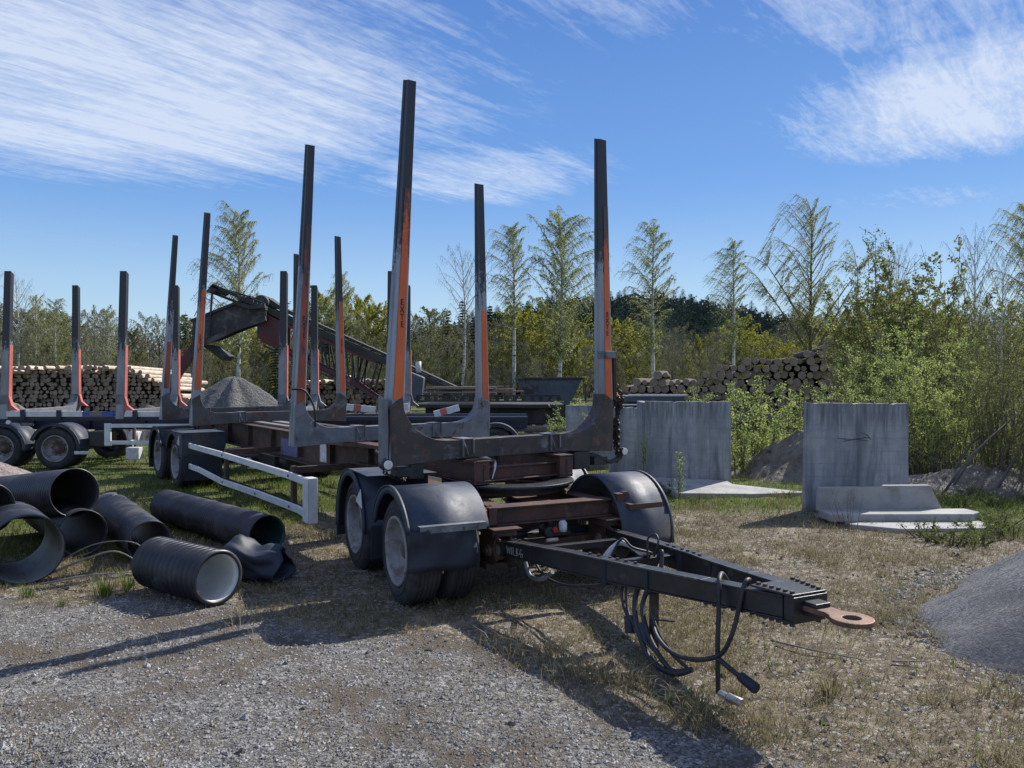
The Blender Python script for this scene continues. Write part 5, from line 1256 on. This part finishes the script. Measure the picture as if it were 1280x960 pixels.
# ------------------------------------------------------------------ vegetation
def strips(A, B, wa, wb):
    """thin flat strips from A to B (n,3), turned at random round their axis"""
    d = B - A; d = d / (np.linalg.norm(d, axis=1, keepdims=True) + 1e-9); r_ = rng.normal(size=d.shape); s_ = np.cross(d, r_); s_ /= (np.linalg.norm(s_, axis=1, keepdims=True) + 1e-9)
    wa = np.asarray(wa).reshape(-1, 1); wb = np.asarray(wb).reshape(-1, 1)
    Vq = np.stack([A - s_ * wa, A + s_ * wa, B + s_ * wb, B - s_ * wb], 1).reshape(-1, 3)
    return Vq, (np.arange(len(A))[:, None] * 4 + np.arange(4)[None])
def leaves_at(Pt, size, droop=0.0, aspect=.62):
    n = len(Pt); a = rng.normal(size=(n, 3)); a[:, 2] -= droop; a /= np.linalg.norm(a, axis=1, keepdims=True); b = np.cross(a, rng.normal(size=(n, 3))); b /= (np.linalg.norm(b, axis=1, keepdims=True) + 1e-9)
    L_ = (size * rng.uniform(.6, 1.35, n))[:, None]; W_ = L_ * aspect
    Vq = np.stack([Pt, Pt + a * L_ * .5 + b * W_ * .5, Pt + a * L_, Pt + a * L_ * .5 - b * W_ * .5], 1).reshape(-1, 3)
    return Vq, (np.arange(n)[:, None] * 4 + np.arange(4)[None])
def tubes_np(paths, n=6):
    m = MB()
    for pts, rs in paths: m.tube([Vector(p) for p in pts], list(rs), n, 0, False)
    return m
def crown_mesh(name, parts, mats):
    Vs, Fs, Ms = [], [], []; o_ = 0
    for (V_, F_), mi in parts: Vs.append(V_); Fs.append(F_ + o_); Ms.append(np.full(len(F_), mi)); o_ += len(V_)
    return np_mesh(name, np.concatenate(Vs), np.concatenate(Fs), mats, False, np.concatenate(Ms))

def birch(seed, H=10, nb=38, width=.17, leafn=9, leafs=.085, wind=.55, twn=4, mats=('twig', 'leaf_birch'), zlo=.22, trunk_mat='birch', lim=None, spread=.9, limbs=0, twl=.75, profile='birch', lean=0, rad=.011):
    global rng
    rng = np.random.default_rng(seed); paths = []; k = 12
    zz = np.linspace(0, 1, k); bend = rng.normal(0, .012, 2) * H
    tr = np.stack([bend[0] * np.sin(zz * 3) + lean * zz ** 1.5 * H, bend[1] * np.sin(zz * 2.3), zz * H], 1)
    paths.append((tr, np.maximum(.006, H * rad * (1 - zz) ** .8 + .005)))
    TA, TB, LP_ = [], [], []
    def tp(t): return np.array([np.interp(t, zz, tr[:, c]) for c in range(3)])
    starts = []
    for q in range(limbs):    # heavy forked limbs
        t0 = rng.uniform(.22, .45); a = rng.uniform(0, 6.28) if q > 1 else (0.2, 3.3)[q]; L_ = H * rng.uniform(.38, .52); p0 = tp(t0)
        s_ = np.linspace(0, 1, 8)[:, None]; d = np.array([math.cos(a), math.sin(a) * .6, 0]); pts = p0 + d * L_ * .62 * s_ + np.array([0, 0, 1]) * L_ * .85 * s_ ** .9
        paths.append((pts, H * rad * .5 * (1 - s_[:, 0]) ** .8 + .006))
        for w_ in range(10): starts.append((pts[min(7, 1 + int(rng.uniform(0, 7)))], rng.uniform(0, 6.28), H * width * rng.uniform(.35, .75)))
    for q in range(nb):
        t = zlo + (1 - zlo) * (q + rng.uniform(0, .8)) / nb * .97
        if profile == 'birch': shape = (np.clip((t - zlo) / (.22), .25, 1)) * np.clip(1.12 - ((t - .45) / .60) ** 2 * 1.0, .12, 1) if t > .45 else np.clip((t - zlo) / .2, .3, 1)
        elif profile == 'bush': shape = 1 - .6 * t
        else: shape = np.clip(1.1 - t, .1, 1)
        starts.append((tp(t), q * 2.399 + rng.uniform(-.5, .5), H * width * shape * rng.uniform(.7, 1.2)))
    for p0, a, L_ in starts:
        up = rng.uniform(.6, 1.3) * spread; m_ = 7; s_ = np.linspace(0, 1, m_)[:, None]
        d = np.array([math.cos(a), math.sin(a), 0])
        pts = p0 + d * L_ * s_ ** .9 + np.array([0, 0, 1]) * L_ * (up * 1.35 * s_ - .38 * s_ ** 2.6) + np.array([-wind * .25, 0, 0]) * L_ * s_ ** 2
        pts[1:] += rng.normal(0, .02, (m_ - 1, 3)) * L_
        paths.append((pts, np.maximum(.004, (.012 * L_ + .004) * (1 - s_[:, 0] * .8))))
        for w_ in range(1, m_):
            for _ in range(twn):
                b = pts[w_] + (pts[w_ - 1] - pts[w_]) * rng.uniform(0, 1); tl = twl * rng.uniform(.5, 1.3) * (.5 + .5 * min(1, L_ / (H * width)))
                dd = np.array([rng.normal(0, .45), rng.normal(0, .45), 0]) + d * .35
                v1 = b + (dd * .5 + np.array([-wind * .35, 0, .05])) * tl * .5; v2 = v1 + (dd * .3 + np.array([-wind * .9, 0, -.85])) * tl * .6
                TA += [b, v1]; TB += [v1, v2]
                if leafn:
                    f = rng.uniform(0, 1, leafn)[:, None]; LP_.append(np.where(f < .5, b + (v1 - b) * f * 2, v1 + (v2 - v1) * (f * 2 - 1)) + rng.normal(0, .025, (leafn, 3)))
    tw = strips(np.array(TA), np.array(TB), .0065, .003)
    parts = [(tw, 0)]
    if leafn: parts.append((leaves_at(np.concatenate(LP_), leafs, .5), 1))
    return tubes_np(paths, 6).mesh('trunk', trunk_mat), crown_mesh('crown', parts, list(mats))
def spruce(seed, H=10, mat='needle', tiers=30, width=.17, per=9):
    global rng
    rng = np.random.default_rng(seed); zz = np.linspace(0, 1, 6)
    tr = np.stack([0 * zz, 0 * zz, zz * H], 1); A, B, w0 = [], [], []
    for q in range(tiers):
        t = .08 + .91 * (q / tiers) ** .9; L_ = H * width * (1 - t) ** .85 * rng.uniform(.75, 1.15) + .08
        for k in range(per):
            a = rng.uniform(0, 6.28); l = L_ * rng.uniform(.7, 1.15); d = np.array([math.cos(a), math.sin(a), 0])
            b0 = np.array([0, 0, t * H]); tip = b0 + d * l + np.array([0, 0, -.28 * l + rng.uniform(-.05, .1)])
            for s_ in np.linspace(.12, 1, 7):
                c_ = b0 + (tip - b0) * s_
                for _ in range(2):
                    A.append(c_); B.append(c_ + np.array([rng.normal(0, .5), rng.normal(0, .5), -rng.uniform(.1, .7)]) * (.16 + .10 * l)); w0.append(.035 + .02 * l)
    Vq = strips(np.array(A), np.array(B), np.array(w0), np.array(w0) * .35)
    return tubes_np([(tr, H * .012 * (1 - zz) + .01)], 6).mesh('trunk', 'bark'), crown_mesh('crown', [(Vq, 0)], [mat])
def tree(kind, x, y, h, H0, label, cat='tree', group=None, name='birch_tree', rz=None, sx=1.0):
    t = empty(name, (x, y, gz1(x, y) - .05), random.uniform(-.5, .5) if rz is None else rz, label, cat, group)
    s_ = h / H0; t.scale = (s_ * sx, s_ * sx, s_)
    ob('trunk', kind[0], None, t); ob('crown', kind[1], None, t); return t
def px_tree(kind, px, top, Y, H0, label, **k):
    return tree(kind, at(px, Y), Y, hz_(top, Y), H0, label, **k)
random.seed(21)
K_dense = birch(1, 10, 64, .165, 8, .062, .6, 6, twl=.85)
K_side = birch(2, 10, 46, .155, 7, .060, .6, 5, zlo=.44, twl=.85)
K_bare = birch(3, 10, 34, .18, 0, .08, .1, 4, ('twig_grey', 'leaf_birch'), zlo=.38, spread=1.3)
K_thin = birch(4, 10, 52, .14, 7, .058, .55, 5, zlo=.30, twl=.82)
K_wide = birch(5, 10, 44, .19, 7, .060, .7, 5, ('twig', 'leaf_birch'), zlo=.36, limbs=5, spread=1.1, trunk_mat='bark', twl=.85)
K_gold = birch(6, 6, 34, .30, 12, .11, .35, 5, ('twig', 'leaf_yellow'), zlo=.12, trunk_mat='birch')
K_grn = birch(7, 6, 30, .26, 9, .10, .3, 5, ('twig', 'leaf_yellow'), zlo=.12, trunk_mat='bark')
K_oliv = birch(8, 6, 30, .24, 7, .10, .3, 5, ('twig_grey', 'leaf_olive'), zlo=.12, trunk_mat='bark')
K_grey = birch(9, 6, 30, .20, 2, .08, .2, 6, ('twig_grey', 'leaf_olive'), zlo=.15, trunk_mat='bark', spread=1.3)
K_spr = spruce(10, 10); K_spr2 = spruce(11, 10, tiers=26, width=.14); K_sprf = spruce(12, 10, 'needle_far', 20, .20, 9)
YB = 46.
px_tree(K_dense, 297, 263, 44, 10, 'tall leafy birch behind the red conveyor at the left', name='birch_tree')
px_tree(K_bare, 576, 320, 47, 10, 'bare thin birch with white trunk left of the second far stake', name='birch_tree')
px_tree(K_side, 642, 281, 46, 10, 'tall birch with a high crown and long bare white trunk, left of the densest birch', name='birch_tree')
K_dense2 = birch(22, 10, 72, .185, 9, .064, .7, 6, twl=.88, zlo=.26)
K_thin2 = birch(23, 10, 46, .135, 7, .058, .7, 5, zlo=.36, twl=.88)
px_tree(K_dense2, 697, 271, 45, 10, 'densest tall birch with broad drooping crown above the steel trough', name='birch_tree', rz=2.0, sx=1.12)
px_tree(K_thin, 817, 281, 46, 10, 'slender tall birch just right of the first far stake', name='birch_tree', rz=.4, sx=1.15)
px_tree(K_thin2, 916, 301, 46, 10, 'slender birch standing over the lower end of the right log stack', name='birch_tree', rz=0.1, sx=1.0)
px_tree(K_wide, 1014, 258, 40, 10, 'wide forked birch with dark limbs above the high end of the right log stack', name='birch_tree', rz=0, sx=.95)
px_tree(K_side, 1284, 252, 17, 10, 'tall birch reaching up at the right edge of the picture', name='birch_tree', rz=.3, sx=.9)
px_tree(K_bare, 1212, 300, 22, 10, 'sparse grey tree among the bushes near the right edge', name='birch_tree', rz=1.2, sx=.8)
px_tree(K_bare, 1254, 318, 24, 10, 'sparse grey tree immediately left of the birch at the right edge', name='birch_tree', rz=2.2, sx=.8)
px_tree(K_bare, 1125, 316, 24, 10, 'bare dark topped tree poking above the tallest bush', name='birch_tree', rz=2.9, sx=.6)
px_tree(K_bare, 18, 352, 46, 10, 'bare grey birch at the far left edge behind the logs', name='birch_tree', rz=.8)
px_tree(K_thin, 428, 343, 50, 10, 'pale leafed birch behind the nearer trailer, left of the tallest stake', name='birch_tree', rz=1.2)
px_tree(K_thin, 45, 370, 46, 10, 'sparse birch behind the left end of the long log stack', name='birch_tree', rz=2)
px_tree(K_thin, 68, 374, 47, 10, 'second sparse birch from the left behind the long log stack', name='birch_tree', rz=3)
px_tree(K_thin, 135, 389, 47, 10, 'light green birch behind the middle of the long log stack', name='birch_tree', rz=4)
for px, top, Y in ((655, 390, 50), (690, 385, 52), (715, 400, 49)): px_tree(K_gold, px, top, Y, 6, ['yellow green young birch left below the densest birch', 'yellow green young birch right under the densest birch', 'yellow green young birch right of the densest birch trunk'][[655, 690, 715].index(px)], name='young_birch')
G1 = 'leafing young trees along the edge of the wood'
rr = random.Random(40)
prof_x = [-80, 0, 60, 130, 200, 240, 330, 380, 430, 470, 520, 600, 700, 760, 800, 850, 900, 960, 1000, 1050, 1100, 1400]
prof_y = [365, 378, 385, 392, 405, 400, 402, 385, 372, 385, 392, 398, 404, 408, 410, 408, 410, 410, 400, 394, 385, 380]
def thick(px, dy, Y0, kinds, hmax=None):
    Y = Y0 + rr.uniform(-4, 4); top = np.interp(px, prof_x, prof_y) + dy + rr.uniform(-8, 14)
    k = rr.choice(kinds); nm = {id(K_gold): ('yellow green', 'young_birch'), id(K_grn): ('fresh green', 'young_birch'), id(K_oliv): ('olive', 'young_tree'), id(K_grey): ('bare grey', 'young_tree')}[id(k)]
    side = 'left of the conveyor' if px < 300 else ('between conveyor and orange stakes' if px < 760 else 'right of the orange stakes')
    px_tree(k, px, top, Y, 6, f'{nm[0]} young tree at the wood edge {side}', name=nm[1], group=f'{nm[0]} young trees at the wood edge, {side}', rz=rr.uniform(0, 6.28), sx=rr.uniform(.8, 1.1))
px = -90
while px < 1380:
    kinds = [K_oliv, K_grey, K_grey, K_grn] if px < 400 else ([K_grn, K_gold, K_oliv] if 400 < px < 480 else ([K_oliv, K_grey, K_grey] if px < 760 else [K_grn, K_gold, K_gold, K_grey]))
    thick(px, 0, 60, kinds); px += rr.uniform(13, 21)
px = -90
while px < 1200:
    thick(px, 28, 52, [K_oliv, K_grey, K_grey, K_grey] if px < 780 else [K_grn, K_oliv, K_grey]); px += rr.uniform(15, 24)
px = -80
while px < 1100:
    thick(px, 52, 44, [K_grey, K_oliv, K_grey]); px += rr.uniform(20, 32)
# spruces
SP = [(232, 388, 62, 'dark spruce left of the conveyor behind the stakes'), (222, 398, 64, 'small dark spruce beside the one left of the conveyor'), (345, 415, 40, 'broad dark spruce under the red conveyor'), (372, 425, 41, 'dark spruce low behind the middle log stack'), (357, 368, 66, 'dark spruce top showing above the red conveyor head'), (395, 375, 66, 'spruce behind the third far stake'), (408, 400, 48, 'spruce standing behind the long conveyor'),
      (472, 392, 70, 'narrow spruce left of the tallest stake'), (488, 400, 72, 'spruce right behind the tallest stake'), (505, 396, 72, 'spruce between tallest stake and slim grey stake'), (560, 384, 60, 'dark spruce left of the bare birch'), (578, 372, 64, 'tall dark spruce directly behind the bare birch'), (592, 392, 58, 'dark spruce right of the bare birch'), (612, 378, 66, 'dark spruce behind the second far stake'), (628, 386, 64, 'dark spruce left of the high crowned birch trunk'), (652, 390, 66, 'dark spruce right of the high crowned birch trunk'), (668, 384, 68, 'dark spruce left behind the densest birch')]
for k, (px, top, Y, lb) in enumerate(SP): px_tree(K_spr if k % 2 else K_spr2, px, top, Y, 10, lb, name='spruce_tree', rz=k * 1.3, sx=1.15)
n = 0
for k in range(300):
    px = rr.uniform(520, 1080); Y = 300 - 130 * rr.random() ** 1.9; x = at(px, Y); h = rr.uniform(6, 10.5)
    if n < 290:
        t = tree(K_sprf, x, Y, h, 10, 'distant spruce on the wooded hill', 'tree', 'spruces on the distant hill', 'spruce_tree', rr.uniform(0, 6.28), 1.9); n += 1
# the wood behind, too dense to count
rng = np.random.default_rng(77); n = 70000
x = rng.uniform(-95, 100, n); y = rng.uniform(66, 96, n)
pxs = x / y * 985 + 640; topz = (472 - (np.interp(pxs, prof_x, prof_y) + 16)) / 985 * y + 1.74
colz = vnoise(x * .5, y * .3, 5); zz_ = rng.random(n) ** .9 * topz * (.72 + .42 * colz)
Pt = np.stack([x, y, zz_], 1); lf = leaves_at(Pt, .42, .3, .5); nt = 5200
ix = rng.integers(0, n, nt); A_ = np.stack([x[ix], y[ix] - 1, 0 * x[ix]], 1); B_ = A_ + np.stack([rng.normal(0, .3, nt), 0 * ix, topz[ix] * rng.uniform(.5, 1.02, nt)], 1)
st_ = strips(A_, B_, np.full(nt, .07), np.full(nt, .02)); n3 = 26000; ix = rng.integers(0, n, n3); A2 = Pt[ix]; tw = strips(A2, A2 + np.stack([rng.normal(0, .4, n3), rng.normal(0, .4, n3), rng.uniform(.2, 1.3, n3)], 1), np.full(n3, .022), np.full(n3, .008))
gd = rng.random(n) < .5
me = crown_mesh('woodland', [(lf, 0), (st_, 1), (tw, 2)], ['wood_mix', 'bark', 'twig_grey'])
tag(ob('woodland', me, None), 'dense mixed wood filling the background behind the yard', 'woodland', kind='stuff')

n = 60000; x = rng.uniform(-60, 150, n); y = 300 - 170 * rng.random(n) ** 1.5; z = gz(x, y) + rng.random(n) ** .8 * 6.5 * (.45 + .8 * vnoise(x * .22, y * .22, 3))
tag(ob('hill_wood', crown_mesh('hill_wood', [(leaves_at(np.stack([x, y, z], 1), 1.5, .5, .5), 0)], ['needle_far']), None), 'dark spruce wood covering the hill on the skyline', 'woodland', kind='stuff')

# bushes and saplings
def bush(seed, H=3.2, stems=16, spread=.55, leafm='leaf_bright', leafs=.034, dens=32, tw=12, low=.12):
    global rng
    rng = np.random.default_rng(seed); paths = []; TA, TB, LL = [], [], []
    for q in range(stems):
        a = rng.uniform(0, 6.28); r_ = rng.uniform(0, .35) * spread * 2; h = H * rng.uniform(.6, 1.0); out_ = spread * rng.uniform(.2, 1.0)
        s_ = np.linspace(0, 1, 8)[:, None]; d = np.array([math.cos(a), math.sin(a), 0]); pts = d * r_ + d * out_ * s_ ** 1.3 + np.array([0, 0, 1]) * h * s_ + rng.normal(0, .02, (8, 3)) * s_ * H
        paths.append((pts, .016 * (1 - s_[:, 0] * .85)))
        for w_ in range(int(tw * h / H * 1.4)):
            t = rng.uniform(low, 1); b = np.array([np.interp(t, s_[:, 0], pts[:, c]) for c in range(3)]); tl = H * .14 * rng.uniform(.5, 1.4) * (1.15 - .6 * t)
            e = b + np.array([rng.normal(0, .55), rng.normal(0, .55), rng.uniform(.2, .9)]) * tl; TA.append(b); TB.append(e)
            f = rng.uniform(0, 1, dens)[:, None]; LL.append(b + (e - b) * f + rng.normal(0, .022, (dens, 3)))
    return tubes_np(paths, 5).mesh('stems', 'twig'), crown_mesh('foliage', [(strips(np.array(TA), np.array(TB), .004, .002), 0), (leaves_at(np.concatenate(LL), leafs, 0), 1)], ['twig', leafm])
def plant(kind, x, y, h, H0, label, name='bush', group=None, cat='bush', sx=1., rz=None):
    t = empty(name, (x, y, gz1(x, y) - .03), random.uniform(0, 6.28) if rz is None else rz, label, cat, group); s_ = h / H0; t.scale = (s_ * sx, s_ * sx, s_)
    ob('stems', kind[0], None, t); ob('foliage', kind[1], None, t); return t
B_a = bush(31); B_b = bush(32, leafm='leaf_bright', stems=20, spread=.7); B_c = bush(33, leafm='leaf_olive', leafs=.05); B_d = bush(34, 3.2, 14, .5, 'leaf_olive', .036, 22, 16)
S_a = bush(35, 1.8, 4, .16, 'leaf_bright', .038, 13, 22, .05); S_b = bush(36, 1.8, 3, .12, 'leaf_bright', .045, 9, 16, .1); LOW = bush(37, .35, 14, .3, 'leaf_weed', .032, 7, 7, .05); TW = bush(38, 1.6, 9, .7, 'leaf_olive', .02, 1, 26)
BUSH = [(1090, 360, 20, B_c), (1085, 400, 17, B_b), (1105, 372, 19, B_c), (1130, 385, 16.5, B_b), (1150, 335, 18.5, B_c), (1172, 372, 17.5, B_c), (1165, 400, 14.5, B_a), (1195, 405, 16, B_d), (1212, 420, 15, B_a), (1120, 440, 14, B_a), (1080, 450, 14.8, B_b), (1150, 460, 13.6, B_b),
        (1245, 440, 14.2, B_d), (1272, 430, 15.5, B_d), (1290, 445, 13, B_d), (1190, 440, 13.2, B_a), (1235, 450, 12.6, B_d), (1262, 430, 12.2, B_d), (1300, 440, 11.6, B_d), (1325, 430, 14, B_d), (1072, 440, 17, B_a), (1100, 330, 23, B_d), (1066, 410, 21, B_d), (1200, 378, 20, B_d)]
for px, top, Y, k in BUSH:
    c_ = {id(B_a): 'bright green', id(B_b): 'broad bright green', id(B_c): 'olive green', id(B_d): 'thin sparse'}[id(k)]
    w_ = 'left part of the thicket behind the cracked concrete unit' if px < 1110 else ('middle of the thicket behind the cracked concrete unit' if px < 1200 else 'right part of the thicket beside the picture edge')
    plant(k, at(px, Y), Y, hz_(top, Y) * (1.16 if k in (B_c, B_d) else 1.04), 3.2, f'{c_} bush, {w_}', group=f'{c_} bushes, {w_}', sx=1.0 + .25 * (k is B_b))
for k, (px, top, Y) in enumerate(((688, 492, 15.8), (700, 480, 16), (716, 488, 16), (735, 486, 15.6), (727, 470, 17), (748, 492, 15.4), (785, 500, 14.6), (848, 470, 14.6), (868, 448, 15.2), (880, 455, 14.8), (905, 450, 15.2), (930, 448, 15), (942, 444, 15.6), (955, 440, 15.8), (980, 452, 14.8), (992, 448, 15.4), (925, 470, 14), (948, 468, 14.2), (970, 475, 14), (900, 485, 13.6), (1000, 460, 14.6), (1024, 452, 15), (985, 480, 13.8), (875, 480, 14), (1035, 455, 16.4))):
    w_ = 'between the wagon and the streaked panel' if px < 800 else 'behind the two tall concrete units'
    plant(S_a if k % 3 else S_b, at(px, Y), Y, hz_(top, Y) * rr.uniform(.72, .86), 1.8, f'upright leafy sapling {w_}', 'sapling', f'saplings {w_}', 'sapling', 1.25)
for k, (px, py) in enumerate(((716, 600), (832, 612), (850, 618), (822, 618), (790, 607), (980, 622), (1160, 674), (1184, 680), (1215, 682), (1240, 674), (1268, 670), (1250, 657), (1225, 664), (808, 622), (870, 628))):
    Y = 1.74 * 985 / (py - 472); plant(LOW, at(px, Y), Y, rr.uniform(.13, .24), .35, 'low clump of green weeds ' + ('near the tall unit with the foot slab' if px < 1000 else 'in front of the farthest right unit'), 'weed_clump', 'weed clumps ' + ('near the tall unit' if px < 1000 else 'in front of the farthest right unit'), 'weeds', 1.3)
for k in range(12):
    x = rr.uniform(5.9, 9.2); Y = rr.uniform(10.6, 11.6); plant(LOW, x, Y, rr.uniform(.15, .28), .35, 'weeds growing along the foot of the low bank', 'weed_clump', 'weeds on the low bank', 'weeds', 1.2)
for k, (px, py, h) in enumerate(((128, 745, .16), (158, 738, .12), (30, 745, .12), (215, 712, .2), (1040, 862, .10), (800, 690, .1))):
    pass
plant(S_b, at(805, 12.0), 12.0, .95, 1.8, 'thin sapling growing at the left edge of the tall concrete unit', 'sapling', None, 'sapling'); plant(S_b, at(850, 11.2), 11.2, .75, 1.8, 'small sapling growing out of the pale foot slab edge', 'sapling', None, 'sapling')
plant(S_b, at(735, 14.7), 14.7, 1.2, 1.8, 'sapling in front of the dark streaked panel', 'sapling', None, 'sapling')
plant(TW, at(462, 22), 22, 1.9, 1.6, 'bare twiggy shrub behind the second bunk of the nearer trailer', 'shrub', None, 'shrub', 1.1)
plant(TW, at(1062, 9.0), 9.0, .5, 1.6, 'dead twig tuft sprouting before the low concrete unit', 'shrub', None, 'shrub', .8)
# leaning dead stems in front of the right thicket
for k in range(5):
    x0_, y0_ = 6.2 + .27 * k + .1 * (k % 2), 11.4 + .23 * (k * 7 % 5); o = ob('dead_stem', MB().tube([(x0_, y0_, gz1(x0_, y0_)), (x0_ + .5, y0_ + .1, .6 + .05 * k), (x0_ + 1.1 + .05 * k, y0_ + .1, 1.15 + .08 * k)], [.02, .016, .006], 6), 'bark')
    tag(o, 'dead dark stem leaning to the right before the thicket', 'branch', 'leaning dead stems before the thicket')
# tufts of taller grass
def tuft(seed, n=70, h=.16, mat='green_grass'):
    r_ = np.random.default_rng(seed); m = MB()
    for k in range(n):
        a = r_.uniform(0, 6.28); b = r_.uniform(0, .05); p = Vector((math.cos(a) * b, math.sin(a) * b, 0)); d = Vector((math.cos(a + r_.normal(0, .5)), math.sin(a + r_.normal(0, .5)), 0)); H_ = h * r_.uniform(.5, 1.1); l = H_ * r_.uniform(.2, .8); w_ = Vector((-d.y, d.x, 0)) * .0025
        m.add([p - w_, p + w_, p + d * l * .35 + Vector((0, 0, H_ * .65)) + w_ * .7, p + d * l * .35 + Vector((0, 0, H_ * .65)) - w_ * .7, p + d * l + Vector((0, 0, H_ * .95))], [(0, 1, 2, 3), (3, 2, 4)])
    return m.mesh('grass_tuft', mat)
TG = [tuft(1), tuft(2, 60, .2), tuft(3, 60, .13, 'dry_grass')]
TF = [(128, 746, 0, 1.0, 'green grass tuft in front of the widest pipe'), (160, 738, 1, .9, 'tall grass tuft left of the white lined pipe'), (32, 748, 0, .8, 'grass tuft at the left edge under the widest pipe'), (205, 715, 1, .8, 'grass tuft between the branches and the white lined pipe'), (1040, 868, 2, 1.0, 'dark based grass tuft on the dry ground right of the hoses'), (250, 757, 0, .35, 'tiny grass tuft right below the white lined pipe'), (75, 760, 0, .4, 'tiny grass tuft on the gravel near the left edge'), (925, 868, 2, .8, 'dry tuft by the end of the hanging hose'), (150, 702, 1, .9, 'grass tuft under the arched branch')]
for px, py, k, s_, lb in TF:
    Y = 1.74 * 985 / (py - 472); x = at(px, Y); o = bpy.data.objects.new('grass_tuft', TG[k]); C.objects.link(o); o.location = (x, Y, gz1(x, Y) - .005); o.scale = (s_ * 1.3,) * 2 + (s_,); tag(o, lb, 'grass')
